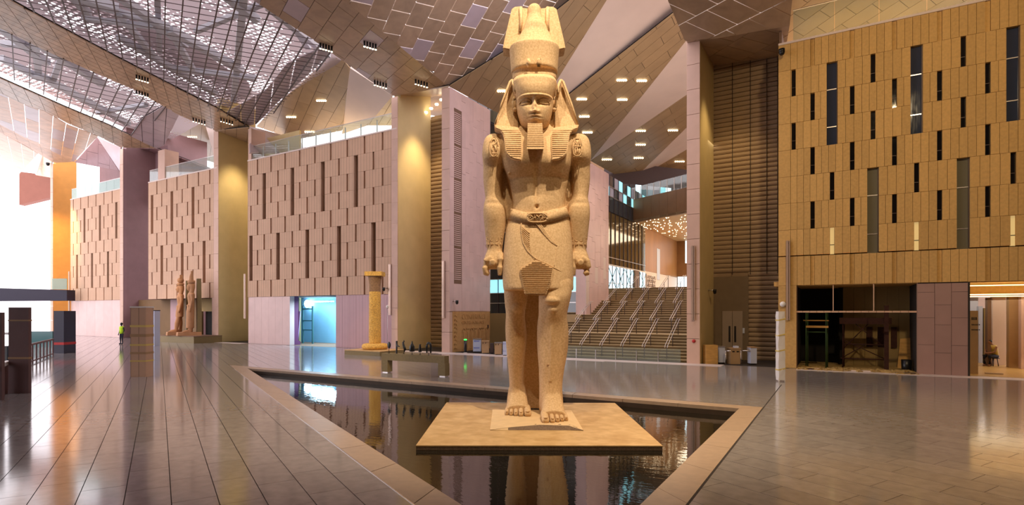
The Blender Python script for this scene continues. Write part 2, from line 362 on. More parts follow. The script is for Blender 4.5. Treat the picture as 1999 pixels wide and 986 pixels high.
# kerb stones: strips between tri and kerb
def strip_pieces(inner, outer, nper, name, mat, parent, z0, z1):
    n = len(inner)
    for i in range(n):
        a0, a1, b0, b1 = Vector(inner[i]), Vector(inner[(i + 1) % n]), Vector(outer[i]), Vector(outer[(i + 1) % n]); c = nper[i]
        for k in range(c):
            f0, f1 = k / c, (k + 1) / c; g = .002
            q = [a0.lerp(a1, f0 + g * .2), a0.lerp(a1, f1 - g * .2), b0.lerp(b1, f1 - g * .2), b0.lerp(b1, f0 + g * .2)]
            m = MB(); m.prism([(p.x, p.y, z0) for p in q][::-1], (0, 0, z1 - z0)); fixn(m.build(name, mat, parent))
pool_rim = empty('trim_1', (0, 0, 0), label='honed pale stone kerb framing the triangular pool', cat='kerb', kind='structure')
_t = ccw([(A.x, A.y), (Bq.x, Bq.y), (Cq.x, Cq.y)]); _lens = [(Vector(_t[(i + 1) % 3]) - Vector(_t[i])).length for i in range(3)]
strip_pieces(tri, offset(tri, .55), [max(3, int(l / 1.6)) for l in _lens], 'kerb_stone', M['kerb'], pool_rim, -.10, .0)
pw = MB()
big = offset(tri, .5)
for i in range(3):
    a, b, c, d = tri[i], tri[(i + 1) % 3], big[(i + 1) % 3], big[i]
    pw.prism([(p[0], p[1], -.5) for p in (a, b, c, d)], (0, 0, .4))
pw.prism([(p[0], p[1], -.6) for p in big], (0, 0, .1))
fixn(pw.build('pool_basin', M['poolwall'], pool_rim))
# outer dark joint and its bright metal edging
def edge_line(name, p, q, off, wid, mat, z=.004):
    p, q = Vector(p), Vector(q); d = (q - p).normalized(); n = Vector((d.y, -d.x)); m = MB()
    m.prism([(x.x, x.y, -.01) for x in (p + n * off, q + n * off, q + n * (off + wid), p + n * (off + wid))], (0, 0, .01 + z)); return fixn(m.build(name, mat))
iA = min(range(3), key=lambda i: (Vector(tri[i]) - Vector((A.x, A.y))).length); 
cc = [Vector(tri[(iA + k) % 3]) for k in range(3)]   # A, C, B (ccw)
tag(edge_line('trim_2', cc[0], cc[1], .555, .022, M['chrome'], .006), 'thin bright metal strip along the long side of the pool kerb', 'metal strip', kind='structure')
tag(edge_line('trim_3', cc[1], cc[2] + Vector((0, 6.2)), .56, .03, M['joint'], .003), 'dark open floor joint running from the pool corner to the wrapped post', 'floor joint', kind='structure')
# water
wm_, n_, b_ = nt_new('pool_water'); M['water'] = wm_
b_.inputs['Base Color'].default_value = (.012, .010, .007, 1); b_.inputs['Roughness'].default_value = .015; b_.inputs['IOR'].default_value = 1.6; b_.inputs['Specular IOR Level'].default_value = .8
g_ = nd(n_, 'ShaderNodeNewGeometry'); mp_ = nd(n_, 'ShaderNodeMapping'); mp_.inputs['Rotation'].default_value = (0, 0, -ANG); mp_.inputs['Scale'].default_value = (1.2, 3.2, 1)
ns_ = nd(n_, 'ShaderNodeTexNoise'); ns_.inputs['Scale'].default_value = 2.2; ns_.inputs['Detail'].default_value = 3; bp_ = nd(n_, 'ShaderNodeBump'); bp_.inputs['Strength'].default_value = .10; bp_.inputs['Distance'].default_value = .02
n_.links.new(g_.outputs['Position'], mp_.inputs['Vector']); n_.links.new(mp_.outputs[0], ns_.inputs['Vector']); n_.links.new(ns_.outputs['Fac'], bp_.inputs['Height']); n_.links.new(bp_.outputs[0], b_.inputs['Normal'])
wt = MB(); wt.prism([(p[0], p[1], -.5) for p in tri], (0, 0, .26)); tag(wt.build('pool_water', M['water']), 'dark still reflecting water filling the triangular pool', 'water', kind='structure')
WATER = -.24
# pale threshold strip along the galleries
ts = empty('trim_4', (0, 0, 0), label='pale stone threshold strip running along the foot of the galleries', cat='floor strip', kind='structure')
for u0, u1, v0 in ((-27, -22.3, 29.0), (-22.3, -17, 28.7), (-17, -11, 28.7), (-11, -5, 28.9), (-1.7, 2.0, 29.1), (2.0, 6, 29.1), (6, 11, 29.1), (-48, -43.8, 29.2)):
    boxpiece('threshold_stone', (u0, v0, -.01), (u1 - .01, V0 + .1, .012), M['palefloor'], ts)

# ================================================================== FACADES
ROWS = [15.6 - 1.28 * i for i in range(9)] + [3.97]      # 8 rows and the band above the soffit
def facade(name, label, u0, u1, mat, period, n_ref, kind, endw=0.0, startw=0.0, deep=.42):
    """n_ref: u of the narrow openings of even rows. kind 'slot' or 'window'"""
    root = empty(name, ((u0 + u1) / 2, V0, 0), label=label, cat='wall', kind='structure')
    T = deep; nw = .17
    Wp = .43
    big = []
    for k in range(-60, 60):
        big.append((n_ref + period * (2 * k + .5), 'a')); big.append((n_ref + period * (2 * k + 1.5), 'b'))
    for r in range(9):
        zt, zb = ROWS[r], ROWS[r + 1] + (.04 if r == 7 and kind == 'window' else 0); ops = []
        if r % 2 == 0:
            for k in range(-60, 60): ops.append((n_ref + k * period, nw, 'n'))
            if r in (2,): ops += [(c, Wp, 'B') for c, t in big if t == 'a']
            if r in (6,): ops += [(c, Wp, 'B') for c, t in big if t == 'b']
        else:
            for c, t in big:
                isB = (t == 'a') == (r in (1, 3)); ops.append((c, Wp if isB else nw, 'B' if isB else 'n'))
        ops = sorted(o for o in ops if o[0] - o[1] / 2 > u0 + startw + .02 and o[0] + o[1] / 2 < u1 - endw - .05)
        cur = u0; segs = []
        if startw: segs.append((u0, u0 + startw)); cur = u0 + startw
        for c, wd, t in ops:
            segs.append((cur, c - wd / 2)); cur = c + wd / 2
            a, b = c - wd / 2, c + wd / 2
            if kind == 'window':
                if r in (0, 8): boxpiece('stone_panel', (a, V0 + .07, zb), (b, V0 + T, zt), mat, root, .012); continue
                if t == 'n':
                    k_ = int(round((c - n_ref) / period * 2))
                    gm = M['winlit'] if (r in (4, 6, 7, 5) and (k_ * 7 + r * 3) % 7 < 1) else M['winglass']
                    boxpiece('window_pane', (a, V0 + .17, zb), (b, V0 + .19, zt), gm, root)
                    boxpiece('window_sash', (a, V0 + .15, (zb + zt) / 2 - .2), (b, V0 + .165, (zb + zt) / 2 - .17), M['steel_dark'], root)
        if endw: segs.append((cur, u1 - endw)); segs.append((u1 - endw, u1))
        else: segs.append((cur, u1))
        for a, b in segs:
            if b - a < .04: continue
            edge = (a <= u0 + 1e-6 and startw) or (b >= u1 - 1e-6 and endw)
            n = 1 if (kind == 'slot' or edge) else max(1, round((b - a) / .29))
            for k in range(n):
                p, q = a + (b - a) * k / n, a + (b - a) * (k + 1) / n
                pr = rng.uniform(0, .006)
                boxpiece('stone_panel', (p, V0 + (0 if not edge else -.01), zb), (q, V0 + T, zt), mat if not (edge and kind == 'window') else M['facade_r'], root, .012)
    for c, t in big:
        if c - Wp / 2 < u0 + startw + .02 or c + Wp / 2 > u1 - endw - .05: continue
        rs = (1, 4) if t == 'a' else (5, 8)
        zt, zb = ROWS[rs[0]], ROWS[rs[1]]
        if kind == 'window':
            gm = M['winblue'] if t == 'a' else M['winlit' if c < n_ref else 'wingrey']  # blue tint and warm glow stand in for reflections in the big panes
            boxpiece('window_pane', (c - Wp / 2, V0 + .2, zb), (c + Wp / 2, V0 + .22, zt), gm, root)
            for zz in (zb + .85, zb + 2.6): boxpiece('window_sash', (c - Wp / 2, V0 + .17, zz), (c + Wp / 2, V0 + .195, zz + .04), M['chrome'], root)
            boxpiece('window_frame', (c + Wp / 2 - .035, V0 + .12, zb), (c + Wp / 2, V0 + .2, zt), M['steel_dark'], root)
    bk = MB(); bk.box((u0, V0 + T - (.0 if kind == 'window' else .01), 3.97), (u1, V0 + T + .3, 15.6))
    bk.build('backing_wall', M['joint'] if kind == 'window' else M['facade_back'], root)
    cap = MB(); cap.box((u0, V0 - .03, 15.6), (u1, V0 + T + .3, 15.70)); cap.build('parapet_cap', M['parapet'], root)
    return root
uR0, uR1 = uOf(1520, V0), 12.0
wr = facade('wall_right', 'golden sandstone gallery wall with staggered narrow windows above the scaffold opening', uR0, uR1, M['facade_r'], 1.6, -1.05, 'window', startw=.53)
u1a, u1b = uOf(484, V0), uOf(775, V0)
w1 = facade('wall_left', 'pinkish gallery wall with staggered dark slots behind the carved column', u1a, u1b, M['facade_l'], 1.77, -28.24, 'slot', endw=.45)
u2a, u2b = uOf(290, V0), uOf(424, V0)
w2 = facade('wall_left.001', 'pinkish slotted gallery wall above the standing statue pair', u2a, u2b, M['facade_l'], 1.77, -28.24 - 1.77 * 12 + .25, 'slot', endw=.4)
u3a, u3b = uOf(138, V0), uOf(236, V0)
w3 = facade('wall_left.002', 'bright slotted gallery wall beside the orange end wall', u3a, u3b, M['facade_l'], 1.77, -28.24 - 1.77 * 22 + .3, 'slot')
def glass_parapet(name, label, u0, u1, z0, h, mat, posts, v=None, pm='chrome'):
    v = v if v is not None else V0 + .12; root = empty(name, ((u0 + u1) / 2, v, z0), label=label, cat='glass railing')
    n = max(2, int((u1 - u0) / 1.6))
    for k in range(n):
        a, b = u0 + (u1 - u0) * k / n, u0 + (u1 - u0) * (k + 1) / n
        boxpiece('glass_panel', (a, v, z0), (b, v + .03, z0 + h), M[mat], root, .03)
        if posts: boxpiece('post', (a - .02, v + .05, z0), (a + .03, v + .12, z0 + h * .82), M['white'], root)
    boxpiece('top_rail', (u0, v - .015, z0 + h), (u1, v + .045, z0 + h + .03), M['chrome'], root)
glass_parapet('glass_railing', 'long clear glass railing on top of the wall behind the column', u1a + .2, u1b - .45, 15.7, 1.15, 'glass', True)
glass_parapet('glass_railing', 'glass railing above the wall over the statue pair', u2a, u2b - .4, 15.7, 1.15, 'glass', False)
glass_parapet('glass_railing', 'pale green glass railing above the bright slotted wall by the orange wall', u3a, u3b, 15.7, 1.15, 'glassgreen', False)
glass_parapet('glass_railing', 'glass railing above the golden window wall', uR0 + .62, uR1, 15.7, 1.5, 'glass', False)
def solid(name, a, b, mat, label=None, cat=None, kind='structure', parent=None):
    m = MB(); m.box(a, b); o = m.build(name, mat, parent)
    if parent is None: tag(o, label, cat, kind=kind)
    return o
# stacked-stone pillar faces and the deep side walls of the bays -------------------------------------
def pillar(name, label, px0, px1, ztop, sidemat, depth=3.7, n=12, zb=0, face=None, sidelabel=None):
    ua, ub = uOf(px0, V0), uOf(px1, V0)
    root = empty(name, ((ua + ub) / 2, V0, 0), label=label, cat='pillar', kind='structure')
    for k in range(n):
        z0, z1 = zb + (ztop - zb) * k / n, zb + (ztop - zb) * (k + 1) / n
        boxpiece('stone_panel', (ua, V0 - .02, z0), (ub, V0 + .3, z1), face or M['pillar'], root, .02)
    if sidemat:
        s = MB(); s.box((ua, V0 + .3, zb), (ub - .01, V0 + depth, ztop + 3)); s.build('side_wall', sidemat, root)
        s2 = MB(); s2.box((ub - .05, V0 + .02, zb), (ub, V0 + .32, ztop)); s2.build('corner_strip', sidemat, root)
    return ua, ub
pA = pillar('wall_left.003', 'stone edged ochre side wall beside the column and the brown louvres', 765, 777, 17.9, M['yellow'])
pB = pillar('wall_left.004', 'ochre side wall beside the statue pair', 418, 427, 19.0, M['yellow'])
pC = pillar('wall_left.005', 'mauve brown side wall beyond the statue pair', 235, 241, 19.8, M['purple'], depth=9)
pD = pillar('wall_left.006', 'orange end wall beside the white open end', 99, 104, 20.4, M['orange'], depth=2.4, zb=0)
pE = pillar('wall_right.001', 'pinkish stone pillar between the grand stairs and the tall louvres', 1341, 1367, 16.9, M['yellow'], n=13)
# front fin of facade 1's left corner and slab stubs above the walls
for nm, px0, px1, zt, lb in (('wall_left.007', 484, 490, 18.4, 'slim pale pier rising over the left end of the wall behind the column'), ('wall_left.008', 308, 321, 18.6, 'slim pale pier rising over the wall above the statue pair')):
    a, b = uOf(px0, V0), uOf(px1, V0); solid(nm, (a, V0 + .05, 15.7), (b, V0 + 1.4, zt), M['pillar'], lb, 'pier')
# pier with sign
ua, ub = uOf(863, V0), uOf(879, V0)
sp = empty('wall_left.009', ((ua + ub) / 2, V0, 0), label='tall pale pink stone pier with slit vents and a carved relief at its foot', cat='pier', kind='structure')
DP = 34.85 - V0
for k in range(13):
    z0, z1 = 17.62 * k / 13, 17.62 * (k + 1) / 13
    boxpiece('stone_panel', (ua, V0 - .02, z0), (ub - .02, V0 + .3, z1), M['pillar'], sp, .02)
s = MB(); s.box((ua, V0 + .3, 0), (ub - .03, V0 + DP, 17.62)); s.build('core_wall', M['pillar'], sp)
cols = 11; rs_ = np.random.RandomState(5)
for c in range(cols):
    v0, v1 = V0 + DP * c / cols, V0 + DP * (c + 1) / cols
    if c in (1, 2):
        zz = 2.75
        for (z0, z1, mt) in ((zz, 4.6, 'pinkwall'), (16.4, 17.62, 'pinkwall')): boxpiece('stone_panel', (ub - .06, v0, z0), (ub, v1, z1), M[mt], sp, .012)
        if c == 1:
            for q in range(86):
                z0 = 4.75 + q * .135
                if abs((q % 17)) < 1: continue
                boxpiece('vent_slat', (ub - .06, v0 + .05, z0), (ub - .01, v1 + DP / cols - .08, z0 + .055), M['pinkwall'], sp)
            boxpiece('vent_backing', (ub - .045, v0, 4.6), (ub - .028, v1 + DP / cols, 16.4), M['facade_back'], sp)
        continue
    z = 2.75
    first = True
    while z < 17.5:
        h = rs_.uniform(1.2, 1.9) if not first else rs_.uniform(.5, 1.8); first = False
        z2 = min(17.62, z + h); z2 = 17.62 if 17.62 - z2 < .5 else z2
        boxpiece('stone_panel', (ub - .06, v0, z), (ub + rs_.choice([0, .012]), v1, z2), M['pinkwall'], sp, .012); z = z2
# carved relief sign at the foot of that pier: incised lettering band and arches
rl = MB(); rl.box((ub - .06, V0 + .3, 0), (ub - .02, V0 + DP, 2.72)); rl.build('relief_panel', M['relief'], sp)
def text_on(body, name, size, origin, xdir, zdir, mat, parent=None, ext=.02, align='LEFT', **k):
    cu = bpy.data.curves.new(name, 'FONT'); cu.body = body; cu.size = size; cu.extrude = ext; cu.align_x = align; cu.resolution_u = 2
    cu.materials.append(mat); o = bpy.data.objects.new(name, cu); COL.objects.link(o)
    x = Vector(xdir).normalized(); y = Vector(zdir).normalized(); z = x.cross(y)
    mtx = Matrix((x, y, z)).transposed().to_4x4(); mtx.translation = Vector(origin)
    if parent: mtx = wm(parent).inverted() @ mtx; o.parent = parent
    o.matrix_local = mtx
    return tag(o, **k)
for body, sz, z in (('CONFERENCE', .50, 2.22), ('CENTRE ENTRANCE', .33, 1.86)):
    t = text_on(body, 'raised_lettering', sz, (ub - .02, V0 + 1.35, z), (0, 1, 0), (0, 0, 1), M['relief'], sp, .03); t.scale = (.95 if sz > .4 else .93, 1, 1)
am = MB()
for i in range(7):
    vv = V0 + 1.4 + i * .48; zt = 1.62
    am.box((ub - .02, vv, .1), (ub + .02, vv + .07, zt - .2)); am.box((ub - .02, vv + .14, .1), (ub + .02, vv + .19, zt - .3))
    if i % 2 == 0: am.tube([(ub, vv + .035 + .14 * (1 - math.cos(a)), zt - .2 + .16 * math.sin(a)) for a in np.linspace(0, math.pi, 7)], .03, 5)
    else: am.box((ub - .02, vv - .05, zt - .1), (ub + .02, vv + .36, zt - .02))
am.build('carved_arch_band', M['relief'], sp)
gl = MB()
for i in range(9):
    z = .25 + i * .27
    gl.tube([(ub, V0 + .55 + .1 * math.cos(a), z + .07 * math.sin(a)) for a in np.linspace(0, 5.2 - (i % 3), 7)], .02, 5); gl.box((ub - .02, V0 + .7, z - .05), (ub + .015, V0 + .86, z))
gl.build('carved_sign_column', M['relief'], sp)
boxpiece('intercom', (ub - .02, V0 + DP - .35, 1.5), (ub + .03, V0 + DP - .25, 1.75), M['steel_dark'], sp)

# recessed louvre walls ------------------------------------------------------------------------------
def louvre_wall(name, label, u0, u1, v, z0, z1, pitch, skip=None, nv=1):
    root = empty(name, ((u0 + u1) / 2, v, 0), label=label, cat='louvre wall', kind='structure')
    b = MB(); b.box((u0, v + .12, z0), (u1, v + .2, z1)); b.build('backing_panel', M['louver'], root)
    n = int((z1 - z0) / pitch)
    for k in range(n):
        z = z0 + k * pitch
        cuts = [(u0, u1)]
        if skip and z < skip[2]: cuts = [(skip[1], u1)] if skip[0] <= u0 else [(u0, skip[0]), (skip[1], u1)]
        for a, c in cuts:
            m = MB(); m.prism([(a, v + .12, z), (a, v + .04, z + .01), (a, v - .01, z + pitch * .35), (a, v - .015, z + pitch * .75), (a, v + .03, z + pitch * .93), (a, v + .12, z + pitch * .97)], (c - a, 0, 0)); m.build('louvre_slat', M['louver'], root)
    return root
VR = V0 + 3.7
louvre_wall('wall_right.002', 'tall wall of brown horizontal louvres between the pillar and the golden wall', pE[1] - .1, uR0 + .1, VR, 0, 17.2, .26, skip=(pE[1] - 1, uOf(1462, VR), 4.72))
solid('wall_right.003', (uR0, V0 + .43, 0), (uR0 + .12, VR, 17.5), M['facade_back'], 'side return of the golden wall at the louvres', 'wall')
louvre_wall('wall_left.010', 'narrow wall of dark brown louvres beside the pale pier', pA[1] - .1, ua + .6, VR, 0, 17.6, .30)
solid('wall_left.011', (pB[1] - .1, VR, 0), (u1a + 2, VR + .2, 19), M['yellow'], 'ochre back wall of the bay beside the statue pair', 'wall')
# vertical joints on the big louvre wall
jr = MB()
for px in (1430, 1465, 1497, 1518): jr.box((uOf(px, VR), VR - .06, 4.8), (uOf(px, VR) + .025, VR - .02, 17))
tag(jr.build('vertical_joint', M['joint'], bpy.data.objects['wall_right.002']), kind='stuff')
# door panel at the foot of the big louvres
da, db = pE[1], uOf(1462, VR)
dr = empty('door_1', ((da + db) / 2, VR, 0), label='pale grey double door in the dark panel below the brown louvres', cat='door', kind='structure')
q = MB(); q.box((da, VR - .05, 0), (db, VR + .1, 4.7)); q.build('surround_panel', stone('dark_taupe_panel', (118, 100, 80), .6, .05), dr)
dx0, dx1 = uOf(1411, VR), uOf(1451, VR); dm = (dx0 + dx1) / 2; dmat = plain('pale_taupe_door', (150, 132, 118), .5)
for a, b, hx in ((dx0, dm, dm - .15), (dm, dx1, dm + .15)):
    d = boxpiece('door_leaf', (a + .01, VR - .11, .02), (b - .01, VR - .05, 2.75), dmat, dr)
    boxpiece('vision_slot', (hx - .05, VR - .125, 1.0), (hx + .05, VR - .105, 1.9), M['black'], dr)
boxpiece('wall_box', (db - .5, VR - .1, 1.5), (db - .2, VR - .04, 1.8), M['bluewhite'], dr)

# ================================================================== below the soffits, right
zS = 3.97
uo0, uo1, uo2 = uOf(1555, V0), uOf(1791, V0), uOf(1890, V0)
solid('wall_right.004', (uR0, V0, 0), (uo0, V0 + .45, zS), M['facade_r'], 'golden stone foot of the wall at the left of the scaffold opening', 'wall')
pkw = empty('wall_right.005', ((uo1 + uo2) / 2, V0, 0), label='mauve stone wall block between the scaffold opening and the lit corridor', cat='wall', kind='structure')
mv = stone('mauve_stone_block', (166, 132, 124), .5, .05, 1.5, .06, 60, .03, spec=.5)
zc = [0, 1.28, 2.45, 3.55, 3.93]; uc = [uo1, uo1 + (uo2 - uo1) * .35, uo1 + (uo2 - uo1) * .68, uo2]
for i in range(3):
    zz = zc if i % 2 == 0 else [0, .95, 2.15, 3.0, 3.93]
    for a, b in zip(zz[:-1], zz[1:]): boxpiece('stone_panel', (uc[i], V0 - .05, a), (uc[i + 1], V0 + .3, b), mv, pkw, .012)
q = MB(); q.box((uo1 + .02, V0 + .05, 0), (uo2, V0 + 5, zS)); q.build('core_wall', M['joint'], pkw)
boxpiece('edge_strip', (uo2 - .01, V0 - .07, 0), (uo2 + .06, V0 + .3, 3.95), M['joint'], pkw)
solid('ceiling_1', (uo0 - 1, V0 + .3, zS - .02), (12, V0 + 14, zS + .2), M['facade_r'], 'soffit over the ground floor rooms on the right', 'ceiling')
rm = empty('wall_right.006', ((uo0 + uo1) / 2, V0 + 3, 0), label='dim unfinished room behind the scaffold with tan panelled back wall', cat='room', kind='structure')
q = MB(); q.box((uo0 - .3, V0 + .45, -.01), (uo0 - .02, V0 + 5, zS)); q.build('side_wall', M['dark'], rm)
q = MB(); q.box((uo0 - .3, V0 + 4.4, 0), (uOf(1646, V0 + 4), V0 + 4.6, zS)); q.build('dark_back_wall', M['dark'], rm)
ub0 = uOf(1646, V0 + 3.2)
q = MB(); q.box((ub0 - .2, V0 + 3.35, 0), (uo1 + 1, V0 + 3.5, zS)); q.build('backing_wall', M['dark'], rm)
for k in range(8):
    a = ub0 + k * (uo1 + 1 - ub0) / 8; boxpiece('wall_board', (a, V0 + 3.2, 0), (a + (uo1 + 1 - ub0) / 8, V0 + 3.3, zS), M['olive'], rm, .01)
q = MB(); q.box((uo0 - .3, V0, -.3), (uo1 + .5, V0 + 5, .01)); q.build('room_floor', M['soil'], rm)
# corridor on the far right
cr_ = empty('wall_right.007', (8, V0 + 6, 0), label='warm lit corridor with pale columns and glass doors', cat='corridor', kind='structure')
q = MB(); q.box((uo2 + .06, V0 + .3, -.02), (30, V0 + 20, .006)); q.build('corridor_floor', stone('sand_corridor_floor', (206, 170, 110), .3, .06), cr_)
q = MB(); q.box((uo2 + .06, V0 + 16, 0), (34, V0 + 16.2, zS)); q.build('back_wall', M['plaster'], cr_)
for (px0, px1, v, z0, z1, mt) in ((1928, 1936, 6, 0, 3.4, 'facade_back'), (1938, 1964, 7, 0, 3.5, 'plaster'), (1970, 1992, 5.5, 0, 3.5, 'card'), (1994, 2040, 5, 0, 3.5, 'pinkwall'), (1911, 1919, 8, 0, 3.0, 'bluewhite'), (1921, 1929, 8, 0, 2.9, 'olive'), (1893, 1910, 9, 1.5, 3.5, 'bluewhite')):
    vv = V0 + v; boxpiece('column', (uOf(px0, vv), vv, z0), (uOf(px1, vv), vv + .5, z1), M[mt], cr_)
for v, z in ((.9, zS - .16), (2.6, zS - .5), (4.6, zS - .55)):
    boxpiece('light_strip', (uo2 + .1, V0 + v, z), (16, V0 + v + .1, z + .04), M['strip'], cr_)
q = MB(); q.box((uo2 + .06, V0 + 3.0, zS - .5), (16, V0 + 3.2, zS)); q.build('ceiling_drop', M['facade_r'], cr_)
area('corridor_light', (9, V0 + 6, 3.3), (9, V0 + 6, 0), 110, (1, .84, .6), 8, 6)
area('corridor_light', (6.5, V0 + 1.6, 3.3), (6.5, V0 + 1.6, 5), 14, (1, .7, .3), 5, 1)

# ================================================================== below the soffits, left
o0, o1 = uOf(565, V0), uOf(655, V0)
lw = empty('wall_left.012', (u1a + 4, V0, 0), label='plain pink lower wall at the left of the blue room', cat='wall', kind='structure')
def lower(root, a, b, n, mat, z1=zS, z0=0):
    for k in range(n):
        p, q_ = a + (b - a) * k / n, a + (b - a) * (k + 1) / n; boxpiece('stone_panel', (p, V0 + .06, z0), (q_, V0 + .5, z1), mat, root, .01)
lower(lw, u1a, o0, 6, M['pinkwall'])
lw2 = empty('wall_left.013', (u1b - 4, V0, 0), label='plain pink lower wall behind the carved column', cat='wall', kind='structure')
mp2 = stone('mauve_pink_wall', (188, 146, 150), .45, .04, 1, .04, 60, .02, spec=.5, groove=(0, .3, .012))
lower(lw2, o1, u1b - .5, 8, mp2)
lower(lw2, u1b - .5, u1b - .02, 1, M['pillar'])
br = empty('wall_left.014', ((o0 + o1) / 2, V0 + 3, 0), label='pale blue lit room behind the opening in the pink wall', cat='room', kind='structure')
q = MB(); q.box((o0 - 4.7, V0 + 4, 0), (o1 + 1, V0 + 4.2, zS)); q.build('back_wall', M['blueroom'], br)
q = MB(); q.box((o0 - .3, V0 + .3, 0), (o0 - .05, V0 + .95, zS)); q.build('plum_side_wall', M['plum'], br)
q = MB(); q.box((o1, V0 + .5, 0), (o1 + .2, V0 + 4, zS)); q.build('side_wall', M['blueroom'], br)
q = MB(); q.box((o0 - 4.7, V0 + .5, 0), (o0 - .3, V0 + .7, zS)); q.build('front_wall', M['blueroom'], br); q = MB(); q.box((o0 - 4.9, V0 + .5, 0), (o0 - 4.7, V0 + 4, zS)); q.build('end_wall', M['blueroom'], br)
q = MB(); q.box((o0 - 4.7, V0 + .3, zS), (o1 + 1, V0 + 4.2, zS + .2)); q.build('room_ceiling', M['joint'], br)
q = MB(); q.box((o0 - 4.7, V0 + .1, -.2), (o1 + 1, V0 + 4.2, .0)); q.build('room_floor', M['facade_back'], br)
for px in (590, 609): boxpiece('upright', (uOf(px, V0 + 2.5), V0 + 2.5, 0), (uOf(px, V0 + 2.5) + .12, V0 + 2.6, 3.2), M['teal'], br)
for z in (1.1, 1.9, 2.9): boxpiece('shelf_rail', (uOf(590, V0 + 2.5), V0 + 2.5, z), (uOf(609, V0 + 2.5), V0 + 2.6, z + .1), M['teal'], br)
area('blue_room_light', ((o0 + o1) / 2, V0 + 2.0, 3.7), ((o0 + o1) / 2, V0 + 2.2, 0), 420, (.55, .85, 1), 3, 2)
# below wall above the pair
e0, e1 = uOf(394, V0), uOf(409, V0)
l2 = empty('wall_left.015', (u2a + 5, V0 + 1.5, 0), label='brown recessed lower wall behind the statue pair', cat='wall', kind='structure')
ob = stone('brown_recess_wall', (128, 100, 70), .7, .05, 1, .04, 60, .03)
for k, (a, b, mt) in enumerate(((u2a - 6, uOf(333, V0 + 1.5), ob), (uOf(333, V0 + 1.5), uOf(350, V0 + 1.5), mp2), (uOf(350, V0 + 1.5), uOf(392, V0 + 1.5), ob))): boxpiece('stone_panel', (a, V0 + 1.5, 0), (b, V0 + 1.8, zS), mt, l2, .01)
boxpiece('lintel_panel', (uOf(392, V0 + 1.5), V0 + 1.5, 2.75), (u2b, V0 + 1.8, zS), M['olive'], l2)
boxpiece('dark_doorway', (uOf(392, V0 + 1.5), V0 + 2.0, 0), (u2b, V0 + 2.1, 2.75), M['dark'], l2)  # dark sheet stands in for the darkness inside the doorway
q = MB(); q.box((u2a - .5, V0 + .3, zS), (u2b, V0 + 2.1, zS + .2)); q.build('soffit', M['facade_back'], l2)
boxpiece('pier_foot', (u2b - .75, V0 + .0, 0), (u2b - .1, V0 + .5, zS), M['pillar'], l2)
l3 = empty('wall_left.016', (u3a + 4, V0, 0), label='bright pink lower wall below the far slotted wall', cat='wall', kind='structure')
lower(l3, u3a, u3b, 6, M['pinkwall'])
solid('wall_left.017', (u3a - .6, V0 + 3.2, 15), (u3b + 3, V0 + 3.5, 20.6), M['purple'], 'dark mauve upper wall behind the far glass railing', 'wall')

# ================================================================== far left open end
pink_end = P(38, 335, 88); b2 = P(100, 335, 88)
m = MB(); zz0, zz1 = EYE + (HY - 400) / F * 88, EYE + (HY - 335) / F * 88
dv = (b2 - pink_end).normalized(); nv = Vector((-dv.y, dv.x, 0))
m.prism([(pink_end.x, pink_end.y, zz0), (b2.x, b2.y, zz0 + 1.2), (b2.x, b2.y, zz1 - .6), (pink_end.x, pink_end.y, zz1)], nv * 1.0)
tag(fixn(m.build('wall_far', M['blockpink'])), 'pink wall block hanging in the bright open end', 'wall', kind='structure')
bl, brr = P(-60, 575, 60), P(131, 575, 62); m = MB()
m.prism([(bl.x, bl.y, EYE + (HY - 588) / F * 60), (brr.x, brr.y, EYE + (HY - 587) / F * 62), (brr.x, brr.y, EYE + (HY - 566) / F * 62), (bl.x, bl.y, EYE + (HY - 561) / F * 60)], Vector((-SA, CA, 0)) * 1.2)
tag(fixn(m.build('beam', M['navybeam'])), 'dark navy bridge beam crossing the bright open end', 'beam', kind='structure')
gb = empty('glass_railing', cw(-53, 62, 4), label='short glass railing on the dark bridge beam at the orange wall', cat='glass railing')
a_, b__ = P(102, 565, 61.8), P(131, 565, 61.8); m = MB(); m.prism([a_, b__, b__ + Vector((0, 0, 1.2)), a_ + Vector((0, 0, 1.2))], Vector((-SA, CA, 0)) * .05); fixn(m.build('glass_panel', M['glassgreen'], gb))
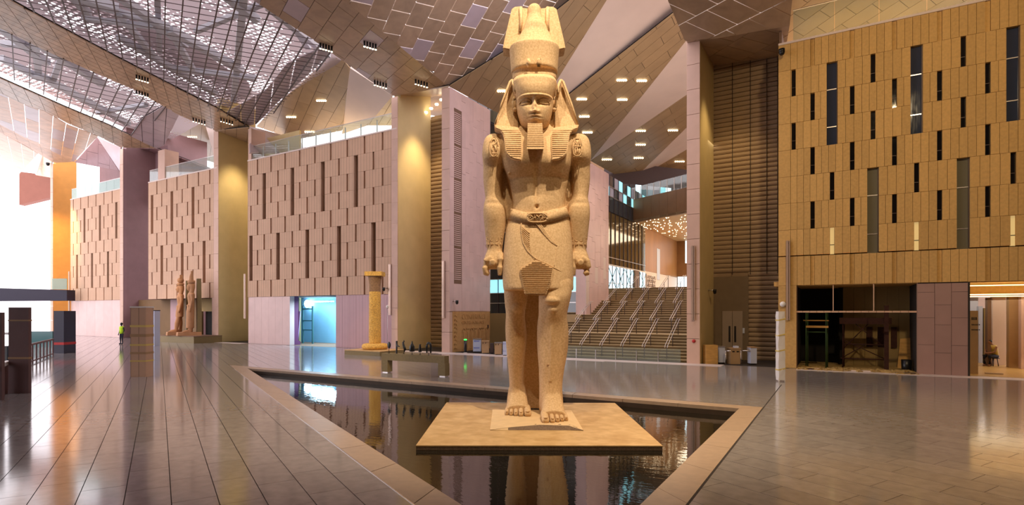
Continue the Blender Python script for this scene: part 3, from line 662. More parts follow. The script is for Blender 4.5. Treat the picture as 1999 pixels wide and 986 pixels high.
# ================================================================== ROOF: folded panelled planes
from mathutils.geometry import tessellate_polygon
class Plane:
    def __init__(s, a, b, c):
        s.o = a; s.n = (b - a).cross(c - a).normalized()
        s.x = (b - a).normalized(); s.y = s.n.cross(s.x)
    def ray(s, px, py):
        e = Vector((0, 0, EYE)); d = P(px, py, 1.0) - e; return e + d * ((s.o - e).dot(s.n) / d.dot(s.n))
    def uv(s, p): d = p - s.o; return (d.dot(s.x), d.dot(s.y))
    def at(s, q, h=0): return s.o + s.x * q[0] + s.y * q[1] + s.n * h
    def up(s): return 1 if s.n.z > 0 else -1
def zp(px, py, z): return onZ(px, py, z)
def tiles_on(pl, poly, O, Apx, Bpx, mat, parent, name='panel', stag=.5, gap=.03, th=.06, alt=None, jit=.0, lim=290, back=None, backoff=.10, lift=0):
    """split a roof plane into panels. poly in picture coordinates of the photograph; steps A and B give the joint pattern"""
    P2 = [pl.uv(pl.ray(*p)) for p in poly]; P2 = ccw(P2); sgn = pl.up()
    o = Vector(pl.uv(pl.ray(*O))); a = Vector(pl.uv(pl.ray(*Apx))) - o; b = Vector(pl.uv(pl.ray(*Bpx))) - o
    det = a.x * b.y - a.y * b.x; ga, gb = gap / 2 / a.length, gap / 2 / b.length
    inv = lambda q: (((q[0] - o.x) * b.y - (q[1] - o.y) * b.x) / det, ((q[1] - o.y) * a.x - (q[0] - o.x) * a.y) / det)
    st = [inv(q) for q in P2]; i0, i1 = int(min(s[0] for s in st)) - 2, int(max(s[0] for s in st)) + 2; j0, j1 = int(min(s[1] for s in st)) - 2, int(max(s[1] for s in st)) + 2
    T3 = [ccw([tuple(P2[i]) for i in t]) for t in tessellate_polygon([[Vector((x[0], x[1], 0)) for x in P2]])]
    T3 = [inner_edges(t) for t in T3 if parea(t) > 1e-3]; lst = []
    for i in range(i0, i1 + 1):
        for j in range(j0, j1 + 1):
            f = j + (stag if i % 2 else 0)
            q = ccw([tuple(o + a * s + b * t) for s, t in ((i + ga, f + gb), (i + 1 - ga, f + gb), (i + 1 - ga, f + 1 - gb), (i + ga, f + 1 - gb))])
            c = Vector((sum(x[0] for x in q) / 4, sum(x[1] for x in q) / 4))
            g0 = q; pcs = []
            for ed in T3:
                g = g0
                for p_, n_ in ed:
                    g = clip(g, p_, n_)
                    if len(g) < 3: break
                if len(g) > 2 and parea(g) > 1e-3: pcs.append(g)
            if sum(parea(g) for g in pcs) > .03: lst.append(pcs)
    lst.sort(key=lambda g: -sum(parea(x) for x in g) / max(4, (pl.at(g[0][0])).length) ** 2)
    rest = MB()
    for k, g in enumerate(lst):
        h = lift + rng.uniform(-jit, jit); mt = mat if not alt or rng.rand() > alt[1] else alt[0]
        if k < lim:
            m = MB()
            for gg in g: m.prism([pl.at(x, h * sgn) for x in gg], pl.n * th * sgn)
            fixn(m.build(name, mt, parent))
        else:
            for gg in g: rest.prism([pl.at(x, h * sgn) for x in gg], pl.n * th * sgn)
    if rest.v: tag(rest.build(name + '_field', mat, parent), kind='stuff')
    if back:
        m = MB(); m.prism([pl.at(x, (lift + backoff) * sgn) for x in P2], pl.n * .04 * sgn); fixn(m.build('backing_sheet', back, parent))
    return pl
def roofroot(label, pl, px, py, cat='ceiling', name='ceiling'):
    p = pl.ray(px, py); return empty(name, p, label=label, cat=cat, kind='structure')
TOP = -70
zA, zB, zC, zD, zM = 18.9, 17.8, 19.5, 20.1, 16.9
up_ = lambda x: Vector((x.x, x.y, x.z))
PA = Plane(zp(0, 0, zA), zp(200, 100, zA), zp(400, 250, zA)); PB = Plane(zp(500, 0, zB), zp(700, 50, zB), zp(870, 160, zB))
PC = Plane(zp(0, 160, zC), zp(200, 250, zC), zp(300, 285, zC)); PD = Plane(zp(0, 245, zD), zp(60, 290, zD), zp(140, 312, zD))
r = roofroot('long tan panelled roof fold running down to the second ochre wall', PA, 250, 140)
tiles_on(PA, [(-120, -75), (0, -10), (80, 34), (227, 112), (323, 161), (426, 213), (487, 249), (422, 256), (348, 224), (266, 177), (174, 137), (76, 93), (-120, -5)], (165, 76), (199, 93), (171, 87), M['roof_wood'], r, back=M['joint'], stag=0, gap=.04)
r = roofroot('wide tan panelled roof fold running down to the ochre wall by the column', PB, 700, 100)
tiles_on(PB, [(420, TOP), (494, 0), (563, 46), (622, 85), (673, 121), (721, 156), (767, 187), (877, 170), (799, 106), (728, 46), (672, 0), (585, TOP)], (640, 40), (672, 62), (622, 66), M['roof_tan'], r, back=M['joint'], gap=.03, alt=(M['roof_lilac'], .12))
r = roofroot('tan panelled roof fold running down to the mauve side wall', PC, 150, 230)
tiles_on(PC, [(-60, 125), (0, 153), (124, 208), (213, 245), (256, 266), (305, 290), (236, 288), (192, 266), (135, 242), (87, 217), (43, 202), (-60, 155)], (60, 200), (88, 214), (66, 212), M['roof_wood'], r, back=M['joint'], stag=0, gap=.05)
r = roofroot('narrow pale roof fold over the orange end wall', PD, 80, 285)
tiles_on(PD, [(-60, 212), (0, 243), (75, 282), (145, 316), (106, 318), (50, 285), (0, 258), (-60, 228)], (30, 262), (56, 276), (34, 272), M['roof_pale'], r, back=M['roof_pale'], stag=0)
def mesh_bay(label, pl, poly, O, Apx, Bpx, big=1.6, up=3.2, truss=()):
    """open steel grid with white trusses and a perforated sun sheet above it"""
    root = roofroot(label, pl, *poly[0]); sgn = pl.up(); P2 = ccw([pl.uv(pl.ray(*p)) for p in poly]); ed = inner_edges(P2)
    o = Vector(pl.uv(pl.ray(*O))); a = Vector(pl.uv(pl.ray(*Apx))) - o; b = Vector(pl.uv(pl.ray(*Bpx))) - o
    def seg(p, d):
        lo, hi = -1e3, 1e3
        for q, n in ed:
            num = (p.x - q[0]) * n[0] + (p.y - q[1]) * n[1]; den = d.x * n[0] + d.y * n[1]
            if abs(den) < 1e-9:
                if num < 0: return None
                continue
            t = -num / den
            if den > 0: lo = max(lo, t)
            else: hi = min(hi, t)
        return (p + d * lo, p + d * hi) if hi > lo + .02 else None
    for k in range(-90, 91):
        s_ = seg(o + a * k, b)
        if s_: m = MB(); m.bar(pl.at(s_[0], -.02 * sgn), pl.at(s_[1], -.02 * sgn), .06, .08); m.build('grid_bar', M['steel_dark'], root)
    fine = MB()
    for k in range(-160, 161):
        s_ = seg(o + b * k, a)
        if s_: fine.bar(pl.at(s_[0], .05 * sgn), pl.at(s_[1], .05 * sgn), .028)
    tag(fine.build('grid_wire', M['steel_dark'], root), kind='stuff')
    m = MB(); m.prism([pl.at(x, up * sgn) for x in P2], pl.n * .02 * sgn)
    c = sum((Vector(x) for x in P2), Vector((0, 0))) / len(P2)
    m.v = []; m.f = []; m.sm = []; m.add([pl.at(c + (Vector(x) - c) * big, up * sgn) for x in P2], [tuple(range(len(P2)))])
    m.build('perforated_sheet', M['mesh'], root)
    for (x0, y0, x1, y1, wd, h0, h1) in truss:
        p0 = pl.at(pl.uv(pl.ray(x0, y0)), h0 * sgn); p1 = pl.at(pl.uv(pl.ray(x1, y1)), h1 * sgn); m = MB(); m.bar(p0, p1, wd, wd * .8); m.build('truss_member', M['steel_white'], root)
    return root
tr1 = [(40, 0, 230, 55, .5, 1, 1.1), (190, 0, 360, 125, .45, 1, 1.2), (140, 40, 330, 85, .35, 1.2, 1), (230, 60, 300, 140, .35, 1, 1), (160, 66, 300, 82, .3, .9, .9), (330, 90, 470, 165, .5, 1, 1), (330, 160, 500, 180, .4, 1, 1),
       (370, 0, 500, 80, .45, 1.5, 1.2), (330, 90, 380, 170, .35, 1, 1), (480, -20, 455, 220, .4, 1.5, 1), (120, 10, 170, 60, .4, 1, 1), (300, -10, 310, 140, .3, 1.8, 1.3), (380, 100, 520, 60, .3, 1.2, 1.6), (520, 60, 640, 140, .35, 1.3, 1.0), (500, 10, 600, 130, .35, 1.6, 1.2), (410, -10, 600, 60, .3, 1.8, 1.4), (230, 100, 420, 205, .4, .9, .9)]
PM1 = Plane(zp(0, -10, zA), zp(479, 245, zA), zp(767, 186, zB))
M1p = [(-200, -120), (0, -10), (80, 34), (227, 112), (323, 161), (426, 213), (487, 249), (501, 246), (540, 206), (611, 142), (650, 103), (622, 84), (563, 46), (494, 0), (390, TOP)]
M1hull = [(-200, -120), (80, 34), (227, 112), (426, 213), (487, 249), (501, 246), (650, 103), (494, 0), (390, TOP)]
# convex part for the grid, lilac panels toward the fold
mesh_bay('large perforated sunscreen bay with white trusses between the two tan roof folds', PM1, [(-150, -95), (480, 246), (520, 235), (652, 105), (494, 0), (390, TOP)], (358, 0), (392, 6), (357, 12), truss=tr1)
r = roofroot('lilac panelled strip at the lower right of the large perforated bay', PM1, 520, 200)
tiles_on(PM1, [(440, 225), (487, 249), (501, 246), (540, 206), (611, 142), (650, 103), (636, 94), (560, 130), (520, 180)], (500, 190), (530, 196), (498, 225), M['roof_lilac'], r, gap=.06, lift=.16)
PM2 = Plane(zp(0, 55, zA), zp(323, 206, zA), zp(305, 289, zC))
tr2 = [(-20, 70, 90, 150, .5, 1, 1), (60, 60, 75, 170, .4, 1, 1), (0, 115, 60, 118, .4, 1, 1), (80, 120, 200, 190, .5, 1, 1), (70, 165, 250, 258, .5, .8, .8), (0, 135, 80, 175, .45, .8, .8), (130, 110, 100, 190, .35, 1, 1), (150, 130, 290, 200, .4, 1, 1), (190, 240, 285, 225, .35, .9, .9), (20, 90, 120, 105, .3, 1.3, 1.3)]
mesh_bay('narrow perforated sunscreen bay between the left roof folds', PM2, [(-80, 18), (323, 206), (330, 216), (256, 267), (213, 246), (-80, 118)], (92, 110), (124, 118), (91, 121), truss=tr2, big=2.2, up=2.4)
r = roofroot('lilac panelled end of the narrow perforated bay', PM2, 300, 230)
tiles_on(PM2, [(276, 233), (323, 206), (350, 224), (321, 284), (305, 290), (256, 266)], (300, 230), (324, 238), (300, 252), M['roof_lilac'], r, gap=.05, back=M['joint'])
PM3 = Plane(zp(0, 181, zC), zp(192, 266, zC), zp(145, 316, zD))
r = roofroot('peach tiled roof plane above the orange end wall', PM3, 80, 240)
tiles_on(PM3, [(-60, 155), (0, 181), (43, 202), (87, 217), (135, 245), (192, 266), (167, 292), (145, 316), (75, 282), (0, 243), (-60, 212)], (50, 230), (77, 240), (52, 252), M['roof_pale'], r, alt=(M['roof_lilac'], .25), gap=.05)
PM4 = Plane(zp(0, 258, zD), zp(106, 318, zD), zp(38, 340, 21.5))
r = roofroot('glowing pale roof tiles over the bright open end', PM4, 30, 300)
tiles_on(PM4, [(-60, 228), (0, 258), (50, 285), (75, 300), (45, 332), (38, 340), (0, 306), (-60, 250)], (20, 290), (44, 300), (24, 308), M['roof_pale'], r, gap=.06)
# folded facets around the far walls
def facet(label, pts, mat, tile=None, nm='ceiling', th=.15):
    """pts: (px,py,Z) ; planar facet through the first three"""
    P3 = [P(*p) for p in pts[:3]]; pl = Plane(*P3); root = empty(nm, P3[0], label=label, cat='ceiling', kind='structure')
    if tile: tiles_on(pl, [p[:2] for p in pts], *tile, mat, root, back=M['joint'], gap=.03)
    else:
        m = MB(); q = [pl.ray(p[0], p[1]) for p in pts]; m.prism(q, pl.n * th * pl.up()); fixn(m.build('panel', mat, root))
facet('white triangular roof facet above the orange wall', [(85, 297, 80), (71, 342, 84), (50, 318, 84)], M['plaster'])
facet('pale triangular tiled facet beside the white facet', [(85, 297, 80), (101, 302, 78), (101, 347, 82), (71, 342, 84)], M['roof_pale'], ((80, 320), (94, 324), (82, 340)))
facet('dark mauve tiled facet over the far upper wall', [(190, 268, 62), (146, 317, 66), (232, 333, 62)], M['purple'], ((170, 295), (192, 300), (170, 330)))
facet('grey pink triangular roof facet at the mauve side wall', [(190, 268, 62), (236, 288, 60), (234, 334, 62)], M['roof_lilac'])
facet('brown underside panels beside the slim pier', [(240, 290, 62), (305, 290, 58), (418, 333, 66), (330, 330, 70), (240, 330, 66)], M['purple'], ((260, 300), (290, 306), (262, 330)))
# gallery ceilings seen over the left walls
PS2 = Plane(P(330, 216, 62), P(418, 255, 62), P(418, 320, 74)); r = roofroot('olive brown plank ceiling over the gallery above the statue pair', PS2, 370, 260)
tiles_on(PS2, [(348, 222), (425, 257), (420, 318), (322, 290)], (350, 235), (372, 243), (352, 290), M['roof_plank'], r, back=M['joint'])
facet('pale triangular facet at the second ochre wall', [(402, 246, 58), (423, 256, 57), (422, 318, 60)], M['plaster'])
PS1 = Plane(P(684, 133, 42), P(668, 250, 52), P(540, 206, 52)); r = roofroot('olive brown plank ceiling over the gallery behind the column', PS1, 600, 200)
tiles_on(PS1, [(650, 103), (673, 121), (684, 133), (668, 255), (577, 273), (501, 247), (540, 206), (611, 142)], (600, 150), (626, 158), (581, 198), M['roof_plank'], r, stag=.4, back=M['joint'])
facet('large pale plaster triangle beside the ochre wall by the column', [(684, 133, 41.5), (767, 187, 42), (718, 245, 49), (668, 262, 51)], M['plaster'])
facet('small tan ceiling triangle over the glass railing end', [(767, 187, 43), (766, 245, 49), (716, 245, 49)], M['roof_plank'], ((740, 210), (756, 214), (728, 232)))
facet('brown stone ceiling wedge over the left end of the long glass railing', [(487, 249, 52), (577, 273, 60), (610, 300, 60), (487, 300, 56)], M['roof_lilac'])
# bay soffits between walls
facet('tiled soffit of the bay between ochre wall and pale pier', [(767, 187, 39.6), (877, 169, 37), (864, 186, 42), (864, 230, 46), (838, 224, 46)], M['roof_tan'], ((800, 190), (836, 196), (780, 208)))
facet('tiled soffit of the bay beside the statue pair', [(420, 256, 50), (487, 249, 48), (487, 300, 56)], M['roof_tan'], ((440, 258), (462, 262), (440, 285)))
PB7 = Plane(P(1340, 80, 29.0), P(1542, 50, 26.8), P(1393, 145, 33.4)); r = roofroot('tan tiled soffit over the tall brown louvres', PB7, 1450, 100)
tiles_on(PB7, [(1340, 80), (1542, 50), (1530, 118), (1393, 165)], (1420, 90), (1474, 104), (1394, 106), M['roof_tan'], r, back=M['joint'])
PB8 = Plane(P(1340, 80, 29.0), P(1542, 50, 26.8), P(1304, 0, 26.9)); r = roofroot('large tan tiled roof underside over the right pillar', PB8, 1440, 40)
tiles_on(PB8, [(1304, 0), (1337, 79), (1400, 75), (1542, 50), (1547, 0), (1560, -150), (1240, -150)], (1380, 20), (1440, 48), (1424, -4), M['roof_tan'], r, gap=.04)
PR = Plane(zp(1545, 90, 17.9), zp(1700, 30, 17.9), zp(1850, 0, 17.9)); r = roofroot('golden brown plank ceiling above the golden window wall', PR, 1650, 20)
tiles_on(PR, [(1500, 107), (1990, -20), (2080, -60), (2080, -200), (1500, -110)], (1600, 20), (1622, 34), (1660, -24), M['roof_plank'], r, back=M['joint'])
PM5 = Plane(zp(672, 0, zB), zp(874, 167, zB), zp(1000, 60, 20.2)); r = roofroot('translucent tan tiled roof plane with bright joints over the statue', PM5, 850, 60)
tiles_on(PM5, [(585, TOP), (672, 0), (728, 46), (799, 106), (877, 170), (985, 103), (1100, 20), (1190, TOP)], (816, 76), (848, 82), (797, 114), M['roof_tan'], r, gap=.05, alt=(M['roof_lilac'], .15))
zt = 17.65
a0, ap2, ap3, ap4 = onU(878, 170, -22.3), zp(1030, 250, zt), zp(1153, 313, zt), zp(1230, 357, zt)
PS3 = Plane(a0, ap2, zp(1185, 0, 22)); r = roofroot('brown plank ceiling plane behind the crown of the statue', PS3, 950, 140)
tiles_on(PS3, [(877, 169), (985, 102), (1115, 0), (1190, TOP), (1228, TOP), (1185, 0), (1088, 156), (1030, 252), (958, 213)], (940, 150), (958, 159), (1000, 60), M['roof_plank'], r, back=M['joint'], stag=.37)
PT2 = Plane(ap2, zp(1185, 0, 22), zp(1313, 28, 22.4)); r = roofroot('large pale plaster triangle right of the crown', PT2, 1150, 90)
m = MB(); m.prism([PT2.ray(*p) for p in ((1030, 252), (1088, 156), (1185, 0), (1228, TOP), (1280, TOP), (1318, 24), (1106, 190))], PT2.n * .2 * PT2.up()); fixn(m.build('panel', M['plaster'], r))
PS4 = Plane(ap2, zp(1313, 28, 22), ap3); r = roofroot('brown plank ceiling between the two upper plaster triangles', PS4, 1220, 150)
tiles_on(PS4, [(1030, 251), (1106, 190), (1313, 28), (1345, 5), (1375, 45), (1338, 82), (1153, 314)], (1220, 130), (1228, 142), (1290, 72), M['roof_plank'], r, back=M['joint'], stag=.37)
p82 = PS4.ray(1338, 82); PT3 = Plane(ap3, p82, zp(1341, 185, 21)); r = roofroot('middle pale plaster triangle beside the pillar', PT3, 1300, 180)
m = MB(); m.prism([PT3.ray(*p) for p in ((1153, 314), (1338, 82), (1375, 40), (1375, 165), (1341, 185))], PT3.n * .2 * PT3.up()); fixn(m.build('panel', M['plaster'], r))
PS5 = Plane(ap3, zp(1341, 185, 21), ap4); r = roofroot('brown plank ceiling between the lower plaster triangles', PS5, 1260, 270)
tiles_on(PS5, [(1153, 314), (1341, 185), (1375, 160), (1375, 220), (1341, 249), (1230, 357)], (1240, 270), (1246, 279), (1292, 236), M['roof_plank'], r, back=M['joint'], stag=.37)
p249 = PS5.ray(1341, 249); PT4 = Plane(ap4, p249, zp(1341, 292, 20.6)); r = roofroot('lowest small plaster triangle beside the pillar', PT4, 1310, 290)
m = MB(); m.prism([PT4.ray(*p) for p in ((1230, 358), (1341, 249), (1375, 220), (1375, 274), (1341, 292))], PT4.n * .2 * PT4.up()); fixn(m.build('panel', M['plaster'], r))
PS6 = Plane(ap4, zp(1341, 292, 20.6), zp(1245, 370, 17.4)); r = roofroot('lowest brown plank ceiling over the bridge', PS6, 1300, 330)
tiles_on(PS6, [(1230, 358), (1341, 292), (1375, 272), (1375, 345), (1341, 351), (1245, 372)], (1290, 330), (1294, 336), (1330, 312), M['roof_plank'], r, back=M['joint'], stag=.37)
# roof going on over and behind the viewer
m = MB(); q = [cw(x, y, 18.7) for x, y in ((-42, -30), (44, -30), (44, 24.3), (-42, 24.3))]; m.prism(q, (0, 0, .3)); 
tag(m.build('ceiling', M['roof_tan']), 'tan roof continuing over the hall above the viewer', 'ceiling', kind='structure')
# the hall is closed behind and to the right of the viewer
solid('wall_behind', (-34, -14.5, 0), (30, -14, 20), M['backwall'], 'golden stone wall of the hall behind the viewer', 'wall')
solid('wall_end', (20, -14, 0), (20.5, V0 + 1, 20), M['backwall'], 'golden stone end wall of the hall', 'wall')
# ------------------------------------------------------------------ roof lamps
def lamp_row(pl, px, py, n, dpx, dpy, hang, label, grp, r=.09, on=True):
    root = empty('roof_spotlight', pl.ray(px, py), label=label, cat='spotlight', group=grp)
    for k in range(n):
        p = pl.ray(px + dpx * k, py + dpy * k); sg = pl.up() * -1; d = pl.n * sg
        m = MB(); m.tube([p, p + d * hang], r, 8); m.build('lamp_housing', M['black'], root)
        if on: m = MB(); m.tube([p + d * hang, p + d * (hang + .03)], r * .95, 8); m.build('lamp_lens', M['lamp'], root)
    return root
for pl, pts, wh in ((PA, ((267, 146), (267, 176), (378, 230), (432, 230)), 'second ochre wall'), (PB, ((626, 84), (712, 80), (732, 157), (812, 155)), 'ochre wall by the column')):
    names = ('topmost', 'second', 'third', 'lowest')
    for (x, y), nme in zip(pts, names): lamp_row(pl, x, y, 5, 5.5, 1.6, .30, '%s row of five spotlights on the roof fold toward the %s' % (nme, wh), None, .055)
def lit(pl, pts, desc):
    for i, (x, y) in enumerate(pts):
        root = empty('ceiling_lamp', pl.ray(x, y), label=desc[i] , cat='ceiling lamp')
        for k in range(5):
            p = pl.ray(x - 8 + 4 * k, y); d = pl.n * (-pl.up()); m = MB(); m.tube([p, p + d * .08], .075, 6); m.build('lamp_lens', M['lamp'], root)
lit(PS1, [(628, 196), (569, 228), (605, 257)], ['bright lamp cluster, upper one in the plank ceiling behind the column', 'bright lamp cluster at the left in the plank ceiling behind the column', 'bright lamp cluster just over the long glass railing'])
lit(PS2, [(376, 267)], ['bright lamp cluster in the ceiling above the statue pair'])
lit(PS4, [(1214, 156), (1253, 157), (1136, 193), (1215, 194), (1141, 227), (1147, 258)], ['bright lamp cluster, upper left of a pair below the large plaster triangle', 'bright lamp cluster, upper right of a pair below the large plaster triangle', 'bright lamp cluster just right of the headdress, upper of three', 'bright lamp cluster above the middle plaster triangle edge', 'bright lamp cluster right of the headdress, middle of three', 'bright lamp cluster right of the shoulder, lowest of three'])
lit(PS5, [(1251, 255), (1314, 254), (1251, 282), (1247, 308), (1185, 311)], ['lamp cluster in the middle plank ceiling, top of a column of three', 'lamp cluster in the middle plank ceiling near the pillar', 'lamp cluster in the middle plank ceiling, centre of a column of three', 'lamp cluster in the middle plank ceiling, bottom of a column of three', 'lamp cluster at the narrow left end of the middle plank ceiling'])
lit(PS6, [(1327, 315), (1326, 340), (1275, 345)], ['lamp cluster in the lowest plank ceiling, upper one by the pillar', 'lamp cluster in the lowest plank ceiling, lower one by the pillar', 'lamp cluster in the lowest plank ceiling above the bridge end'])
lit(PS3, [(981, 177)], ['lamp cluster just left of the headdress'])
for i, (x, y) in enumerate(((832, 221), (842, 213), (853, 205), (862, 196))):
    p = P(x, y, 42.0); m = MB(); m.tube([p, p + Vector((0, 0, .1))], .13, 8); tag(m.build('downlight', M['lamp']), 'small round downlight in the soffit beside the pale pier, %s of four' % ('lowest', 'second', 'third', 'topmost')[i], 'downlight')
# warm wall washers in the bays
spot('wall_washer', (pA[1] + 1.6, V0 + 1.6, 17.0), (pA[1], V0 + 2.6, 3), 1500, (1, .76, .42), 80, .9, .4)
spot('wall_washer', (pB[1] + 1.8, V0 + 1.2, 17.5), (pB[1], V0 + 2.2, 3), 1200, (1, .78, .46), 85, .9, .5)
spot('wall_washer', (pE[1] + 1.5, V0 + .6, 15.5), (pE[1] + .8, V0 + 3.4, 4), 600, (1, .72, .36), 80, .8, .3)
spot('wall_washer', (pD[1] + 7, V0 - 4, 16), (pD[1], V0 + 1, 7), 4200, (1, .62, .22), 80, .7, .3)
area('gallery_light', (-36, V0 + 10, 16.2), (-36, V0 + 11, 24), 900, (1, .74, .42), 14, 8)
area('gallery_light', (-54, V0 + 10, 16.2), (-54, V0 + 11, 24), 500, (1, .8, .6), 10, 8)
area('gallery_light', (3, V0 + 5, 15.9), (3, V0 + 5.5, 24), 170, (1, .66, .26), 10, 5)
# ================================================================== THE COLOSSUS
SX, SZ = .681, 15.8
def sp_(px, py, d): 
    z = SZ - d; return Vector(((px - CX) / F * z - SX, -d, EYE + (HY - py) / F * z))
def ring(py, xl, xr, df, db, n=2.4, seg=40, py2=None):
    dm = (df + db) / 2; a = sp_(xl, py, dm); b = sp_(xr, py, dm); cx = (a.x + b.x) / 2; rx = (b.x - a.x) / 2; ry = (df - db) / 2; out = []
    for k in range(seg):
        t = 2 * math.pi * k / seg; c, s_ = math.cos(t), math.sin(t)
        out.append(Vector((cx + rx * math.copysign(abs(c) ** (2 / n), c), -dm - ry * math.copysign(abs(s_) ** (2 / n), s_), a.z)))
    return out
def smoothrings(spec, sub=3, n=2.4, seg=40):
    """catmull-rom in between the measured sections"""
    sp = np.array([list(r) + ([n] if len(r) == 5 else []) for r in spec], float); out = []
    for i in range(len(sp) - 1):
        p0, p1, p2, p3 = sp[max(i - 1, 0)], sp[i], sp[i + 1], sp[min(i + 2, len(sp) - 1)]
        for k in range(sub):
            t = k / sub; q = .5 * ((2 * p1) + (-p0 + p2) * t + (2 * p0 - 5 * p1 + 4 * p2 - p3) * t * t + (-p0 + 3 * p1 - 3 * p2 + p3) * t ** 3); out.append(q)
    out.append(sp[-1]); return [ring(q[0], q[1], q[2], q[3], q[4], q[5], seg) for q in out]
st = empty('colossal_statue', cw(SX, SZ, -.13), ANG, label='colossal tan granite statue of a striding king with tall crown on a square stone plinth', cat='statue')
st_off = Vector((0, 0, .13))
def SB(mb, name, mat, parent=None, **k):
    mb.v = [tuple(Vector(v) + st_off) for v in mb.v]; o = mb.build(name, mat, parent or st, local=True, **k); return fixn(o)
body = MB()
body.rings(smoothrings([(545, 990, 1110, .55, -.45), (500, 988, 1112, .6, -.45), (444, 992, 1108, .52, -.46), (412, 999, 1104, .45, -.45), (397, 1001, 1103, .43, -.45), (375, 998, 1106, .38, -.46), (358, 993, 1109, .42, -.5), (342, 989, 1111, .50, -.52), (328, 984, 1114, .64, -.55), (314, 979, 1117, .67, -.56), (300, 974, 1121, .62, -.56), (286, 966, 1129, .54, -.54), (272, 966, 1127, .44, -.48), (263, 985, 1108, .36, -.42), (252, 1012, 1080, .32, -.36), (240, 1019, 1072, .32, -.34)], 3, 2.6))
mir = lambda x: 2096 - x
armL = [(262, 960, 978, -.02, -.16, 2), (266, 952, 988, .16, -.28, 2), (274, 946, 992, .30, -.38, 2.2), (287, 943, 992, .38, -.42), (302, 942, 989, .42, -.44), (315, 943, 985, .38, -.44), (328, 944, 982, .24, -.42), (350, 944, 980, .19, -.42), (372, 946, 979, .17, -.40), (388, 948, 980, .20, -.38), (400, 945, 986, .29, -.36), (418, 944, 988, .32, -.32), (440, 946, 987, .30, -.28), (460, 948, 985, .27, -.24), (477, 950, 983, .24, -.21), (489, 951, 982, .24, -.20), (498, 948, 983, .30, -.22), (508, 945, 983, .36, -.24), (518, 944, 981, .36, -.24), (525, 946, 976, .30, -.2)]
for side in (0, 1):
    sp2 = [(r[0], r[1], r[2], *r[3:]) if not side else (r[0], mir(r[2]), mir(r[1]), *r[3:]) for r in armL]
    body.rings(smoothrings(sp2, 3, 2.3, 32))
    X = (lambda x: x) if not side else mir
    # four fingers curled round the rod, one behind the other, and the thumb along the inner side
    for k, (d, l) in enumerate(((.30, 1.0), (.16, 1.06), (.02, 1.0), (-.12, .9))):
        pts = [sp_(X(960), 503, d), sp_(X(948.5), 510, d + .02), sp_(X(946.5), 522, d + .02), sp_(X(948), 531 + 5 * (l - 1) * 10, d), sp_(X(955), 536 * 1.0 + 2 * (l - 1), d - .01)]
        body.tube(pts, [.08, .085, .08, .075, .055], 10)
    body.tube([sp_(X(978), 494, .22), sp_(X(978), 508, .34), sp_(X(976.5), 522, .38), sp_(X(976), 538, .36)], [.09, .095, .088, .06], 10)
    body.tube([sp_(X(962), 513, .46), sp_(X(962), 513, -.28)], .085, 16, cap=True)
# legs
legF = [(525, 1056, 1112, .7, -.1), (545, 1052, 1117, .94, 0), (562, 1051, 1117, 1.06, .08), (578, 1052, 1115, 1.14, .12), (600, 1052, 1110, 1.13, .2), (615, 1052, 1107, 1.10, .24), (628, 1050, 1108, 1.05, .2), (645, 1049, 1110, 1.02, .12), (668, 1049, 1110, 1.0, .08), (692, 1050, 1107, .99, .14), (715, 1052, 1103, 1.0, .22), (740, 1053, 1099, 1.0, .28), (760, 1053, 1098, 1.04, .26), (775, 1053, 1099, 1.12, .2), (792, 1053, 1100, 1.16, .1), (800, 1053, 1101, 1.1, .1)]
body.rings(smoothrings(legF, 3, 2.3, 32))
legB = [(500, 986, 1048, .7, -.5), (545, 984, 1044, .62, -.45), (563, 984, 1034, .56, -.42), (594, 986, 1028, .48, -.36), (615, 988, 1025, .45, -.33), (640, 987, 1027, .40, -.42), (664, 988, 1028, .38, -.45), (700, 991, 1024, .34, -.38), (732, 994, 1022, .31, -.30), (753, 995, 1022, .33, -.28), (768, 994, 1024, .38, -.3), (783, 993, 1026, .42, -.35), (788, 993, 1026, .40, -.35)]
body.rings(smoothrings(legB, 3, 2.3, 32))
# knee cap of the forward leg, shin ridge
body.ell(sp_(1079, 587, 1.06), (.235, .16, .13)); body.ell(sp_(1080, 605, 1.04), (.15, .13, .11)); body.ell(sp_(1010, 600, .42), (.17, .1, .18))
body.tube([sp_(1078, 622, .99), sp_(1077, 660, .965), sp_(1076, 700, .95), sp_(1075, 745, .98)], [.06, .07, .06, .05], 8)
